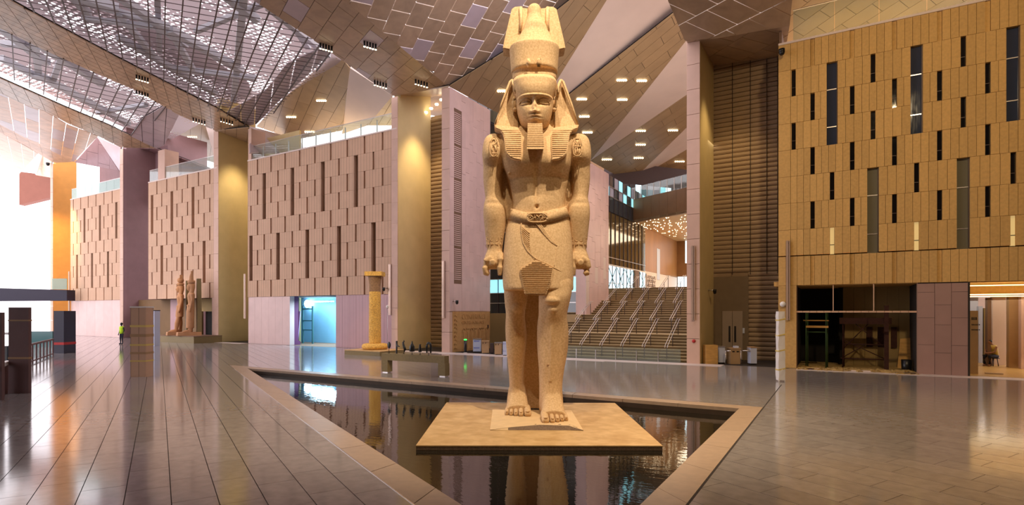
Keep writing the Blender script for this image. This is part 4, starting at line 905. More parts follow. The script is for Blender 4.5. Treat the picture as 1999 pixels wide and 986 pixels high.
# feet: sections along the forward direction, then five toes each
ST = -.03; TOES = []
def foot(cxp, wheel, wtoe, d0, d1, big_right, z0, ext):
    """cxp px centre at toes; d0 heel depth, d1 toe-root depth"""
    out = []
    n = 9
    xs0, xs1 = ext[0], ext[1]
    for i in range(n):
        t = i / (n - 1); d = d0 + (d1 - d0) * t; cx = xs0 + (xs1 - xs0) * t; wd = wheel + (wtoe - wheel) * (t ** .9)
        hgt = [.34, .62, .80, .84, .74, .55, .40, .30, .22][i]; rg = []
        for k in range(20):
            a = 2 * math.pi * k / 20; c, s_ = math.cos(a), math.sin(a)
            rg.append(Vector((cx + wd / 2 * math.copysign(abs(c) ** .75, c), -d, z0 + hgt * (max(0, s_) ** .8) if s_ > 0 else z0 - .03)))
        out.append(rg)
    body.rings(out)
def toes(x0, x1, d1, lens, rad, z0, big_first):
    order = range(5); tot = sum(rad) * 2; x = x0
    sc = (x1 - x0) / tot
    for k in order:
        r = rad[k] * sc; cx = x + r; x += 2 * r; L_ = lens[k]
        tm = MB(); z1 = z0 + .045; rz_ = min(r, .085) * 1.05; rgs = []
        for yy, zc_, ra, rh in ((d1 - .34, .10, .9, 1.1), (d1 - .1, .085, .95, 1.1), (d1 + L_ * .35, .07, .93, 1.0), (d1 + L_ * .7, .06, .95, .92), (d1 + L_ * .92, .045, .86, .75), (d1 + L_, .04, .5, .4)):
            rgs.append([Vector((cx + r * ra * math.cos(a), -yy, z0 + zc_ * (r / .09) ** .5 + rz_ * rh * math.sin(a))) for a in np.linspace(0, 2 * math.pi, 14, endpoint=False)])
        tm.rings(rgs); TOES.append(tm)
        nb = MB(); nb.ell(Vector((cx, -(d1 + L_ * .80), z0 + .052 * (r / .09) ** .5 + rz_ * .72)), (r * .62, L_ * .16 + .02, .030), 10, 6); TOES.append(('n', nb))
zf = lambda px, d: (px - CX) / F * (SZ - d) - SX
# forward foot (statue's left): big toe on its inner side (picture left)
fx0, fx1 = zf(1057, 1.95), zf(1111, 1.85)
foot(0, .52, fx1 - fx0 - .04, .18, 1.62, True, ST, (zf(1076, .4), (fx0 + fx1) / 2))
toes(fx0, fx1, 1.66, [.42, .40, .31, .23, .14], [1.55, 1.05, .92, .85, .8], ST, True)
bx0, bx1 = zf(986, 1.0), zf(1038, 1.0)
foot(0, .5, bx1 - bx0 - .04, -.5, .78, False, ST + .0, (zf(1009, 0), (bx0 + bx1) / 2))
toes(bx0, bx1, .82, [.16, .24, .30, .36, .38], [.8, .85, .92, 1.05, 1.5], ST, False)
# back pillar and the stone web between the legs
def sbox(x0, x1, y0, y1, d0, d1, nb=1):
    b = [sp_(x0, y1, d1), sp_(x1, y1, d1), sp_(x1, y1, d0), sp_(x0, y1, d0)]; zt, zb = sp_(x0, y0, d1).z, max(-.05, sp_(x0, y1, d1).z)
    body.box((min(b[0].x, b[3].x), -d1, zb), (max(b[1].x, b[2].x), -d0, zt))
sbox(970, 1002, 316, 450, -.5, -.12); sbox(1094, 1126, 316, 450, -.5, -.12); sbox(1018, 1056, 545, 812, -.75, -.12); sbox(1010, 1084, 255, 812, -.85, -.42)
me = body.mesh('body_raw', M['statue']); me.materials.clear(); me.materials.append(M['statue'])
for v in me.vertices: v.co += st_off
bo = bpy.data.objects.new('body', me); COL.objects.link(bo); bo.parent = st; fixn(bo)
rm_ = bo.modifiers.new('remesh', 'REMESH'); rm_.mode = 'VOXEL'; rm_.voxel_size = .021; rm_.use_smooth_shade = True
sm_ = bo.modifiers.new('smooth', 'SMOOTH'); sm_.factor = .5; sm_.iterations = 5
# surface forms pressed into the remeshed body: chest, navel, arms
dg = bpy.context.evaluated_depsgraph_get(); ev = bo.evaluated_get(dg); m2 = bpy.data.meshes.new_from_object(ev); bo.modifiers.clear(); bo.data = m2; m2.name = 'body'
co = np.empty(len(m2.vertices) * 3); m2.vertices.foreach_get('co', co); co = co.reshape(-1, 3); nrm = np.empty(len(m2.vertices) * 3); m2.vertices.foreach_get('normal', nrm); nrm = nrm.reshape(-1, 3)
def G(px, py, d, rx, rz, amp, front=True):
    c = sp_(px, py, d) + st_off; w_ = np.exp(-(((co[:, 0] - c.x) / rx) ** 2 + ((co[:, 2] - c.z) / rz) ** 2) / 2) * amp
    if front: w_ *= np.clip(-nrm[:, 1] * 1.5, 0, 1)
    w_ *= np.abs(co[:, 1] + d) < .45
    return w_
dsp = np.zeros(len(co))
for px in (1012, 1085): dsp += G(px, 320, .55, .32, .20, .06) 
dsp += G(1048.5, 330, .55, .05, .45, -.05) + G(1048, 384, .5, .035, .25, -.03) + G(1048.5, 404, .45, .035, .035, -.10) + G(1048, 402, .45, .16, .16, .05)
for px in (1015, 1082): dsp += G(px, 345, .5, .3, .05, -.05)
for px in (996, 1096): dsp += G(px, 333, .55, .028, .028, .06)
dsp += G(1016, 372, .45, .18, .25, .03) + G(1081, 372, .45, .18, .25, .03) + G(1048, 372, .45, .2, .3, .03)
for px in (964, 1132): dsp += G(px, 350, .3, .12, .35, .035) + G(px, 395, .3, .2, .05, -.04) + G(px, 420, .3, .13, .2, .03)
for px, d in ((1079, 1.0), (1008, .4)): dsp += G(px, 568, d, .25, .10, -.04)
dsp += G(1062, 650, 1.0, .10, .5, -.035) + G(1094, 650, 1.0, .10, .5, -.02)
dsp += (np.sin(co[:, 0] * 9) * np.sin(co[:, 2] * 7 + co[:, 0] * 3) * np.sin(co[:, 1] * 8)) * .004
co += nrm * dsp[:, None]; m2.vertices.foreach_set('co', co.ravel()); m2.update()
m2.polygons.foreach_set('use_smooth', [True] * len(m2.polygons))
last_toe = None
for t_ in TOES:
    if isinstance(t_, tuple): SB(t_[1], 'toenail', M['statue'], last_toe)
    else: last_toe = SB(t_, 'toe', M['statue'])
# ---- head: dense lathe-like grid shaped by a height field ------------------------------------------
hs_ = [(282, 1020, 1072, .34, -.3, 2.2), (266, 1021, 1071, .34, -.3, 2.2), (259, 1023, 1069, .40, -.3, 2.2), (255, 1026, 1066, .56, -.3, 2.2), (251, 1023, 1068, .67, -.3, 2.2), (244, 1018, 1072, .73, -.32, 2.2), (234, 1014, 1075, .76, -.34, 2.25), (222, 1010.5, 1078, .77, -.36, 2.3), (214, 1009, 1079.5, .79, -.38, 2.35), (204, 1008, 1080, .82, -.4, 2.4), (194, 1009, 1079, .83, -.4, 2.4), (182, 1011, 1077, .78, -.4, 2.4), (172, 1013, 1075, .75, -.4, 2.4)]
NS = 240; R_ = smoothrings(hs_, 14, 2.3, NS); H_ = np.array([[tuple(v) for v in r] for r in R_])
hx, hy, hz = H_[..., 0], H_[..., 1], H_[..., 2]
def q(px, py, d=.75): v = sp_(px, py, d); return v.x, v.z
fr = np.clip((-hy - .0) / .35, 0, 1)
def g2(px, py, rx, rz, amp, p=2): x, z = q(px, py); return amp * np.exp(-(np.abs((hx - x) / rx) ** p + np.abs((hz - z) / rz) ** p))
hh = np.zeros_like(hx); FX = 1044
for s_ in (-1, 1):
    ex = FX + s_ * 18.3; x0, z0 = q(ex, 198)
    hh += g2(ex - s_ * 1, 197.5, .19, .085, -.125, 2.4)                                # socket
    hh += g2(FX + s_ * 7, 198, .06, .10, -.05)                                         # inner corner hollow
    xx, zz = (hx - x0) / .135, (hz - z0) / .062; rr = np.sqrt(xx ** 2 + zz ** 2)
    hh += .062 * np.sqrt(np.clip(1 - rr ** 2, 0, 1)) ** 1.0                            # eyeball
    ztop = z0 + .058 * np.sqrt(np.clip(1 - ((hx - x0) / .15) ** 2, 0, 1)) + .012; m_ = np.abs(hx - x0) < .17
    hh += m_ * .052 * np.exp(-((hz - ztop) / .017) ** 2)                               # upper lid
    zlo = z0 - .050 * np.sqrt(np.clip(1 - ((hx - x0) / .14) ** 2, 0, 1)); hh += m_ * .036 * np.exp(-((hz - zlo) / .013) ** 2)
    xb = (hx - x0) / .22; zb = q(ex, 188.3)[1] + .035 * (1 - xb ** 2) ; hh += np.exp(-np.abs(xb) ** 6) * .045 * np.exp(-((hz - zb) / .026) ** 2)   # brow
    hh += g2(FX + s_ * 19, 214, .16, .16, .03) + g2(FX + s_ * 8.5, 218, .035, .05, .045)   # cheek, nostril wing
    hh += g2(FX + s_ * 11, 224, .05, .10, -.018)
zn = (q(FX, 193)[1] - hz) / (q(FX, 193)[1] - q(FX, 220)[1]); inn = (zn > -.35) & (zn < 1.12)
xc_, _ = q(FX, 200); amp = np.where(zn < 1, .06 + .13 * np.clip(zn, 0, 1), .19 * np.clip(1 - (zn - 1) / .10, 0, 1)) * np.clip((zn + .35) / .35, 0, 1); wdt = .042 + .038 * np.clip(zn, 0, 1)
amp = amp * .85; hh += inn * amp * np.exp(-(np.abs(hx - xc_) / wdt) ** 2.3)
hh += g2(FX + 1.5, 211, .04, .05, -.045) + g2(FX - 2, 216, .03, .03, -.03)            # break in the nose
hh += g2(FX + .5, 226.3, .125, .030, .085, 2.6) + g2(FX + .5, 232, .10, .030, .08, 2.6) + g2(FX + .5, 229.1, .13, .009, -.05) + g2(FX, 223, .02, .03, -.015)
hh += g2(FX, 235, .12, .02, -.025) + g2(FX, 239, .13, .05, .04) + g2(FX, 229, .3, .13, .03)
H_[..., 1] -= hh * fr
hm = MB(); hm.rings([[Vector(v) for v in r] for r in H_]); SB(hm, 'head', M['statue'])
ear = MB()
for s_ in (-1, 1):
    ex = FX + s_ * 38.5
    cpts = [sp_(ex + s_ * 3.2 * math.sin(t) + 0, 203 - 12 * math.cos(t), .22 + .05 * math.sin(t)) for t in np.linspace(-.5, 3.1, 12)]
    ear.tube(cpts, [.03] + [.045] * 9 + [.05, .05], 8); ear.ell(sp_(ex, 204, .2), (.055, .09, .17)); ear.ell(sp_(ex, 214, .26), (.06, .06, .06))
SB(ear, 'ear', M['statue'])
# ---- nemes headdress --------------------------------------------------------------------------------
nm = empty('nemes_headdress', (0, 0, 0)); nm.parent = st
cap = MB(); cap.rings(smoothrings([(201, 1009.5, 1078.5, .82, -.5), (200, 1009, 1079, .86, -.5), (193, 1006.5, 1081, .89, -.5), (184, 1003.5, 1084, .90, -.52), (176, 1001.5, 1086, .885, -.55), (169.5, 1000.5, 1087, .87, -.56), (167.5, 1000.5, 1087, .83, -.56), (162, 1001, 1086, .66, -.55), (156, 1004, 1083, .4, -.5)], 4, 2.5, 48)); SB(cap, 'headcloth_cap', M['statue'], nm)
hb = MB(); hb.rings(smoothrings([(150, 1003, 1084, .3, -.56), (165, 1003, 1084, .2, -.58), (190, 1002, 1085, .10, -.58), (225, 1000, 1088, .08, -.58), (252, 998, 1090, .10, -.58), (258, 1004, 1084, .1, -.5)], 3, 3.0, 40)); SB(hb, 'headcloth_back', M['statue'], nm)
bd = MB(); bd.rings([ring(204, 1009, 1079, .82, -.45, 2.5, 48), ring(204, 1008.5, 1079.5, .87, -.5, 2.5, 48), ring(199.5, 1008, 1080, .875, -.5, 2.5, 48), ring(199.5, 1009, 1079, .82, -.45, 2.5, 48)]); SB(bd, 'brow_band', M['statue'], nm)
def sheet(pts, th, mat, name, parent, n=(0, 1, 0)):
    """pts [(px,py,d)] outline; thickness goes back"""
    m = MB(); p = [sp_(*q_) for q_ in pts]; m.prism(p, Vector(n) * th); m.v = [tuple(Vector(v) + st_off) for v in m.v]
    me_ = m.mesh(name, mat); bm = bmesh.new(); bm.from_mesh(me_); bmesh.ops.triangulate(bm, faces=bm.faces[:]); bmesh.ops.recalc_face_normals(bm, faces=bm.faces[:])
    bmesh.ops.bevel(bm, geom=[e for e in bm.edges if e.calc_face_angle(0) > .8], offset=.02, segments=2, affect='EDGES'); bm.to_mesh(me_); bm.free()
    o = bpy.data.objects.new(name, me_); COL.objects.link(o); o.parent = parent; return o
for s_ in (0, 1):
    X = (lambda x: x) if not s_ else mir
    sheet([(X(1003), 154, .05), (X(998), 157, .1), (X(994), 163, .1), (X(966), 240, .24), (X(965), 247, .25), (X(975), 250, .28), (X(1000), 253, .28), (X(1012), 256, .2), (X(1012), 200, .05), (X(1010), 170, .02)], .5, M['statue'], 'side_wing', nm)
    e = MB(); e.tube([sp_(X(1000), 156, .16), sp_(X(996), 160, .2), sp_(X(980), 203, .26), (sp_(X(967), 243, .3))], [.03, .035, .03, .03], 8); 
    e.tube([sp_(X(1001), 157, .2), sp_(X(1004), 166, .45), sp_(X(1007), 178, .5), sp_(X(1008), 186, .4)], [.04, .045, .04, .03], 8); SB(e, 'wing_edge', M['statue'], nm)
    sheet([(X(966), 243, .40), (X(968), 250, .46), (X(978), 254, .5), (X(983), 262, .57), (X(986), 280, .68), (X(987), 292, .73), (X(990), 300, .76), (X(996), 306, .78), (X(1004), 310, .79), (X(1018), 312.5, .80), (X(1019), 285, .70), (X(1019), 262, .55), (X(1013), 248, .40)], .22, M['statue'], 'lappet', nm)
    g_ = MB()
    for k in range(14):
        y = 254 + k * 3.9; d = np.interp(y, [243, 254, 262, 280, 292, 306, 313], [.42, .50, .565, .68, .74, .78, .80]) + .003; xl = np.interp(y, [250, 262, 280, 295, 306], [972, 983, 986, 989, 998])
        g_.tube([sp_(X(xl + 1.5), y, d), sp_(X(1018), y, d)], .008, 4)
    SB(g_, 'lappet_pleat', M['statue'], nm)
# ---- beard -----------------------------------------------------------------------------------------
bdm = MB(); bdm.hexa([sp_(1029, 291, .98), sp_(1063, 291, .98), sp_(1062, 287, .62), sp_(1030, 287, .62)], [sp_(1030.5, 241, .80), sp_(1059, 241, .80), sp_(1058, 240, .5), sp_(1031, 240, .5)])
bo_ = SB(bdm, 'beard', M['statue'])
for k in range(11):
    t = k / 11; y = 243 + t * 46; m = MB(); a = sp_(1030.8 - 1.6 * t, y, .805 + .175 * t); b = sp_(1058.8 + 4 * t, y, .805 + .175 * t); m.bar(a, b, .018, .030); SB(m, 'beard_ridge', M['statue'], bo_)
# ---- double crown ----------------------------------------------------------------------------------
cr_n = empty('double_crown', (0, 0, 0)); cr_n.parent = st
dm_ = MB(); dm_.rings(smoothrings([(158, 1001, 1086, .48, -.5), (152, 1000.5, 1086.5, .46, -.52), (146, 1000, 1087, .47, -.55), (143.5, 998.5, 1088.5, .57, -.58), (130, 997.5, 1089.5, .58, -.6), (112, 996, 1091, .60, -.62), (100, 995, 1092, .62, -.64), (97, 995.3, 1091.7, .61, -.63), (95.5, 997, 1090, .57, -.6), (95, 1003, 1084, .4, -.5)], 3, 2.3, 48)); SB(dm_, 'red_crown_drum', M['statue'], cr_n)
cn = MB(); cn.rings(smoothrings([(98, 999.5, 1088, .54, -.5), (94, 1001, 1087, .52, -.5), (86, 1006, 1083, .46, -.45), (77, 1011.5, 1078, .41, -.42), (66, 1017, 1073, .36, -.38), (54, 1022, 1068, .36, -.32), (43, 1026, 1062, .30, -.28), (34, 1028.5, 1058.5, .27, -.25), (26, 1029, 1057.5, .27, -.25), (19, 1030, 1056.5, .26, -.24), (13.5, 1034, 1053, .2, -.18), (10.5, 1040, 1048, .1, -.1)], 4, 2.1, 40)); SB(cn, 'white_crown_cone', M['statue'], cr_n)
for s_ in (0, 1):
    X = (lambda x: x) if not s_ else (lambda x: 2086.5 - x)
    sheet([(X(999.5), 17, .1), (X(1006), 12.5, .1), (X(1014), 12, .1), (X(1022), 15, .1), (X(1040), 17, .1), (X(1043), 96, .1), (X(1000), 97, .1), (X(991), 96, .1), (X(982), 94, .1), (X(985), 78, .1)], .5, M['statue'], 'crown_plume', cr_n)
    rg = MB(); rg.tube([sp_(X(1017), 14, .14), sp_(X(1018), 40, .14), sp_(X(1016), 60, .14)], .045, 8); SB(rg, 'plume_rib', M['statue'], cr_n)
    ur = MB(); ur.tube([sp_(1043 + (-10 if not s_ else 10), 116, .60), sp_(1043 + (-10 if not s_ else 10), 124, .70), sp_(1043 + (-9 if not s_ else 9), 130, .66)], [.05, .085, .06], 8); SB(ur, 'serpent_remnant', M['statue'], cr_n)
# ---- kilt, belt, apron -----------------------------------------------------------------------------
kl = empty('kilt', (0, 0, 0)); kl.parent = st
kb = MB(); kb.rings(smoothrings([(404, 997, 1107, .50, -.5), (420, 994, 1110, .53, -.52), (433, 992, 1112, .57, -.53), (450, 988, 1114.5, .64, -.53), (475, 985, 1117, .74, -.53), (500, 983, 1118.5, .85, -.53), (530, 981.5, 1119.5, .98, -.53), (552, 982, 1119, 1.06, -.52), (566, 984, 1118.5, 1.10, -.5), (568, 990, 1112, 1.0, -.4)], 4, 2.7, 56)); kb.v = [(v[0], v[1], v[2] - .27 * max(0, 1 - (v[0] / .85) ** 2) * min(1, max(0, (v[2] - 4.75) / .85)) * (1 if v[1] < 0 else 0)) for v in kb.v]; SB(kb, 'kilt_cloth', M['statue'], kl)
def dk(px, py):   # depth of the kilt front at a picture point
    ys = [404, 420, 433, 450, 475, 500, 530, 552, 566]; ds = [.50, .53, .57, .64, .74, .85, .98, 1.06, 1.10]; hw = [55, 58, 60, 63, 66, 67.5, 69, 68.5, 67]
    d0 = np.interp(py, ys, ds); py = 609 - (609 - py) * (15.8 - d0) / 15.72; f_ = np.interp(py, ys, ds); h_ = np.interp(py, ys, hw); t = min(.97, abs(px - 1050.5) / h_); b_ = (f_ + .53) / 2; return (f_ - .53) / 2 + b_ * (1 - t ** 2.7) ** (1 / 2.7)
def line_on(mb, pts, r, off=.012, n=5):
    q_ = [];
    for i in range(len(pts) - 1):
        for k in range(6): t = k / 6; q_.append((pts[i][0] * (1 - t) + pts[i + 1][0] * t, pts[i][1] * (1 - t) + pts[i + 1][1] * t))
    q_.append(pts[-1]); mb.tube([sp_(x, y, dk(x, y) + off) for x, y in q_], r, n)
bl_ = MB(); prof = []
def beltring(y0, sag, out):
    r_ = []
    base = ring(y0, 993 if y0 > 418 else 999, 1112 if y0 > 418 else 1105, .60 if y0 > 418 else .535, -.53, 2.7, 56)
    for v in base: v = v.copy(); v.z -= sag * (1 - min(1, abs(v.x / .85)) ** 2) * (v.y < 0); r_.append(v)
    return r_
b1 = beltring(405, .27, 0); b2_ = beltring(427, .22, 0)
bl_.rings([b1, [v + (v - Vector((0, 0, v.z))).normalized() * .015 for v in b1], [v + (v - Vector((0, 0, v.z))).normalized() * .02 for v in b2_], b2_]); belt = SB(bl_, 'belt', M['statue'], kl)
bk_ = MB()
bcz = .66
def oval(mb, cx, cy, rx, ry, d, r, n=28, p=2.0):
    mb.tube([sp_(cx + rx * math.copysign(abs(math.cos(t)) ** (2 / p), math.cos(t)), cy + ry * math.copysign(abs(math.sin(t)) ** (2 / p), math.sin(t)), d) for t in np.linspace(0, 2 * math.pi, n)], r, 6)
bk_.box(tuple(sp_(1030, 433, bcz - .03) + Vector((0, 0, 0))), tuple(sp_(1068, 417, bcz - .12)))
oval(bk_, 1049, 425, 19.5, 8.5, bcz, .022, 32, 3.2)
oval(bk_, 1035.5, 425, 4.2, 4.5, bcz, .018, 16); oval(bk_, 1063, 422, 3.4, 3.6, bcz, .018, 16); bk_.ell(sp_(1035.5, 425, bcz), (.025, .03, .025)); bk_.ell(sp_(1063, 422, bcz), (.02, .03, .02))
for pts in (((1041, 431), (1044, 420), (1047, 431)), ((1047, 420), (1052, 424), (1049, 431)), ((1053, 431), (1054, 421), (1058, 420)), ((1056, 431), (1059, 425), (1061, 431)), ((1042, 425), (1047, 425))): bk_.tube([sp_(x, y, bcz) for x, y in pts], .018, 5)
SB(bk_, 'cartouche_buckle', M['statue'], kl)
w1_ = MB(); line_on(w1_, [(1018, 436), (1018, 455), (1022, 475), (1030, 490), (1040, 500), (1048, 506), (1068, 515), (1090, 527), (1105, 535), (1113, 538)], .016)
for k in range(0):
    t = k / 14; line_on(w1_, [(1017 - 3 * 0, 441 + 4.0 * k), (1000 + 0 * t, 452 + 4.6 * k)], .013, .006) if k < 9 else None
for k in range(14):
    y0_ = 441 + 4.0 * k; x0_ = np.interp(y0_, [440, 455, 475, 490, 500], [1017.5, 1018, 1022, 1030, 1040]); line_on(w1_, [(x0_, y0_), (x0_ + 17 - .4 * k, y0_ + 15)], .010, .003, 4)
line_on(w1_, [(1089, 480), (1085, 505), (1082, 520)], .010); line_on(w1_, [(1110, 440), (1100, 470), (1091, 482)], .008)
SB(w1_, 'kilt_wrap_edge', M['statue'], kl)
dg_ = MB()
for o_ in (0, 3.5, 7): line_on(dg_, [(1047 + o_, 435), (1062 + o_ * .8, 456), (1076 + o_ * .6, 472), (1088, 480)], .020, .012)
SB(dg_, 'dagger_sash', M['statue'], kl)
ap = sheet([(1048, 506, .93), (1015, 525, 1.03), (1020, 545, 1.10), (1025, 575, 1.22), (1066, 577, 1.22), (1077, 548, 1.12), (1081.5, 523, 1.03)], .2, M['statue'], 'pleated_apron', kl)
for k in range(17):
    y = 512 + k * 3.75
    xl = np.interp(y, [506, 525, 545, 576], [1048, 1016.5, 1021, 1026]); xr = np.interp(y, [506, 523, 548, 576], [1048, 1080, 1075.5, 1065]); d = np.interp(y, [506, 525, 545, 576], [.93, 1.03, 1.10, 1.22]) + .012
    m = MB(); m.bar(sp_(xl + .8, y, d), sp_(xr - .8, y, d), .03, .022); SB(m, 'apron_pleat', M['statue'], ap)
# ---- carved cartouches on the shoulders, bracelets, wrist signs ---------------------------------------
def dsh(x, y): xm = 967.5 if x < 1048 else 1128.5; f_ = np.interp(y, [262, 268, 274, 287, 302, 315], [.06, .27, .37, .425, .45, .40]); return -.02 + (f_ + .02) * max(.05, 1 - (abs(x - xm) / 24) ** 2.3) ** (1 / 2.3) + .03
def oval2(mb, cx, cy, rx, ry, r, n=28, p=2.0):
    q_ = [(cx + rx * math.copysign(abs(math.cos(t)) ** (2 / p), math.cos(t)), cy + ry * math.copysign(abs(math.sin(t)) ** (2 / p), math.sin(t))) for t in np.linspace(0, 2 * math.pi, n)]; mb.tube([sp_(x, y, dsh(x, y)) for x, y in q_], r, 6)
cm = MB(); dS = .335
oval2(cm, 964.5, 287, 8, 18.5, .017, 30, 2.6); cm.tube([sp_(957, 305.5, dsh(957, 305)), sp_(972, 305.5, dsh(972, 305))], .017, 6)
for pts in (((961, 274), (966, 272), (969, 277), (966, 282), (961, 284)), ((961, 284), (960, 292), (963, 296)), ((966, 284), (969, 291), (968, 297)), ((959, 299), (970, 299))): cm.tube([sp_(x, y, dsh(x, y)) for x, y in pts], .017, 6)
SB(cm, 'carved_cartouche', M['statue'])
cm = MB()
oval2(cm, 1127.5, 286, 8.5, 18.5, .017, 30, 3.0); cm.tube([sp_(1119, 286, dsh(1119, 286)), sp_(1136, 286, dsh(1136, 286))], .016, 6); cm.tube([sp_(1120, 306, dsh(1120, 306)), sp_(1135, 306, dsh(1135, 306))], .017, 6)
for pts in (((1123, 283), (1124, 274), (1128, 280), (1132, 273), (1132, 283)), ((1123, 290), (1123, 300), (1132, 300), (1132, 290)), ((1127.5, 289), (1127.5, 299)), ((1124, 271), (1131, 271))): cm.tube([sp_(x, y, dsh(x, y)) for x, y in pts], .015, 6)
SB(cm, 'carved_cartouche', M['statue'])
for s_ in (0, 1):
    X = (lambda x: x) if not s_ else mir; m = MB()
    for k in range(4):
        x = 953 + k * 8.3; d = .0 + .245 * max(.1, 1 - (abs(x + 1.5 - 967) / 19) ** 2.3) ** (1 / 2.3)
        oval(m, X(x), 467, 3.6, 4, d, .009, 12); 
        for dx in (-2.5, 0, 2.5): m.tube([sp_(X(x + dx), 472, d), sp_(X(x + dx * 1.2), 484, d - .03)], .006, 5)
        m.tube([sp_(X(x - 3), 477, d), sp_(X(x + 3), 477, d)], .008, 5)
    SB(m, 'carved_bracelet', M['statue'])
ck = MB(); ck.tube([sp_(1004, 645, .44), sp_(1011, 650, .43), (sp_(1017, 655, .4))], .012, 5); ck.tube([sp_(1068, 712, .985), sp_(1078, 714, .99), sp_(1090, 711, .95)], .010, 5); SB(ck, 'stone_crack', M['pairstone'])
# nails
nl = MB()
# ---- broken footing and the plinth -------------------------------------------------------------------
def gp(px, py, z): v = onZ(px, py, z); return v
ft = empty('statue_footing', cw(SX, SZ, -.13), ANG, label='thin broken stone footing slab under the feet of the colossal statue', cat='footing slab')
m = MB(); zb_ = -.13
b4 = [gp(957, 839.5, zb_), gp(1139.4, 840.5, zb_), gp(1116, 801.6, zb_), gp(962, 800, zb_)]
tops = [gp(957, 839.2, zb_ + .012), gp(1000, 834, -.075), gp(1053, 829.5, -.03), gp(1110, 831, -.035), gp(1139.4, 840, zb_ + .012), gp(1116, 801, -.05), gp(962, 799.5, -.05)]
bots = [Vector((v.x, v.y, zb_)) for v in tops]
fb = [gp(957, 839.5, zb_), gp(1000, 839.7, zb_), gp(1053, 840, zb_), gp(1110, 840.2, zb_), gp(1139.4, 840.5, zb_), gp(1116, 801.6, zb_), gp(962, 800, zb_)]
n = 7; m.add(tops + fb, [tuple(range(n)), tuple(range(n, 2 * n))[::-1]] + [(i, (i + 1) % n, n + (i + 1) % n, n + i) for i in range(n)])
bf = MB(); fo = Vector((SA, -CA, 0)) * .006 + Vector((0, 0, .003)); bf.add([v + fo for v in tops[:5]] + [v + fo for v in fb[:5]], [(k, k + 1, k + 6, k + 5) for k in range(4)]); bf.build('broken_face', M['slabside'], ft)
o = m.build('footing_slab', M['footing'], ft); bm = bmesh.new(); bm.from_mesh(o.data); bmesh.ops.triangulate(bm, faces=bm.faces[:]); bmesh.ops.recalc_face_normals(bm, faces=bm.faces[:]); bm.to_mesh(o.data); bm.free()
m = MB()
for k in range(90):
    x_ = 1030 + rng.uniform(0, 100); h_ = np.interp(x_, [1000, 1053, 1110, 1139], [.05, .09, .085, .0]); p = gp(x_, np.interp(x_, [1000, 1053, 1110, 1139], [837, 836, 836.5, 840]), zb_); p = p + Vector((0, 0, rng.uniform(0, 1) * h_)); m.ell(p, (rng.uniform(.03, .08), rng.uniform(.02, .05), rng.uniform(.01, .03)), 6, 4)
tag(m.build('broken_edge_rubble', M['slabside'], ft), kind='stuff')
pl_ = empty('stone_plinth', cw(1.0, 14.4, WATER), ANG, label='large square tan stone plinth standing low in the pool under the statue', cat='plinth')
c4 = [onZ(812.3, 869.6, -.13), onZ(1294, 870.2, -.13), onZ(1200.7, 786.6, -.13), onZ(872.4, 785.6, -.13)]
def slab(c, z0, z1, name, mat, inset=0):
    cc_ = sum(c, Vector()) / 4; q_ = [Vector((v.x, v.y, 0)) + (Vector((cc_.x, cc_.y, 0)) - Vector((v.x, v.y, 0))).normalized() * inset for v in c]; m = MB(); m.hexa([(v.x, v.y, z0) for v in q_], [(v.x, v.y, z1) for v in q_]); return m.build(name, mat, pl_)
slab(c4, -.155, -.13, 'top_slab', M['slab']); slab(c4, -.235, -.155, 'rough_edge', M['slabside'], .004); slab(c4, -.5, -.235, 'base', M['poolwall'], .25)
# ================================================================== GRAND STAIR HALL
uL, uRt = -17.8, pE[0] - .03
stair = empty('grand_staircase', ((uL + uRt) / 2, 30.2, 0), label='wide stone grand staircase climbing between the pink walls and the right pillar', cat='staircase')
FL = [(30.2, 0.0, 9, 1.40, 2.6), (34.1, 1.40, 7, 1.12, 2.4), (37.9, 2.52, 7, 1.06, 2.4), (41.7, 3.58, 7, 1.06, 2.4)]
for k, (v, z, n, rise, run) in enumerate(FL):
    dz, dv_ = rise / n, run / n; last = k == 3
    for i in range(n):
        v0, zt_ = v + i * dv_, z + (i + 1) * dz; v1 = v0 + dv_ if i < n - 1 else (FL[k + 1][0] if not last else 44.6)
        boxpiece('stair_riser', (uL, v0 + .035, -.0 if k == 0 else z - .5), (uRt, v1 + .05, zt_ - .04), M['riser'], stair)
        boxpiece('stair_tread', (uL, v0, zt_ - .04), (uRt, v1, zt_), M['step'], stair)
for t_i, (k_n, ub_, (v, z, n, rise, run)) in enumerate(zip((6, 6, 5, 4), (-8.0, -8.75, -9.5, -10.3), FL)):
    for k in range(k_n):
        u = ub_ - 1.24 * k
        if u < -15.2 and t_i > 1: continue
        root = empty('handrail', Vector((u, v, z)) - stair.location); root.parent = stair
        for du in (-.07, .07):
            m = MB(); m.tube([(u + du, v - .1, z + .78), (u + du, v, z + .90), (u + du, v + run, z + rise + .90), (u + du, v + run + .3, z + rise + .90)], .02, 6); m.build('rail', M['chrome'], root)
        for f in (.02, .5, .98): m = MB(); m.tube([(u, v + run * f, z + rise * f), (u, v + run * f, z + rise * f + .88)], .022, 6); m.build('post', M['steel_dark'], root)
solid('floor_2', (uL, 44.6, 4.0), (6, 74, 4.64), M['step'], 'upper floor at the top of the grand stairs', 'floor')
gg = empty('glass_guard', (-10, 30.1, 0), label='low frameless glass guard along the foot of the grand staircase', cat='glass guard')
for k in range(7):
    a = -14.4 + k * 1.2
    if a + 1.2 > pE[0]: break
    boxpiece('glass_panel', (a, 30.02, .02), (a + 1.19, 30.05, .72), M['glass'], gg); boxpiece('post', (a - .02, 30.0, 0), (a + .02, 30.06, .55), M['chrome'], gg)
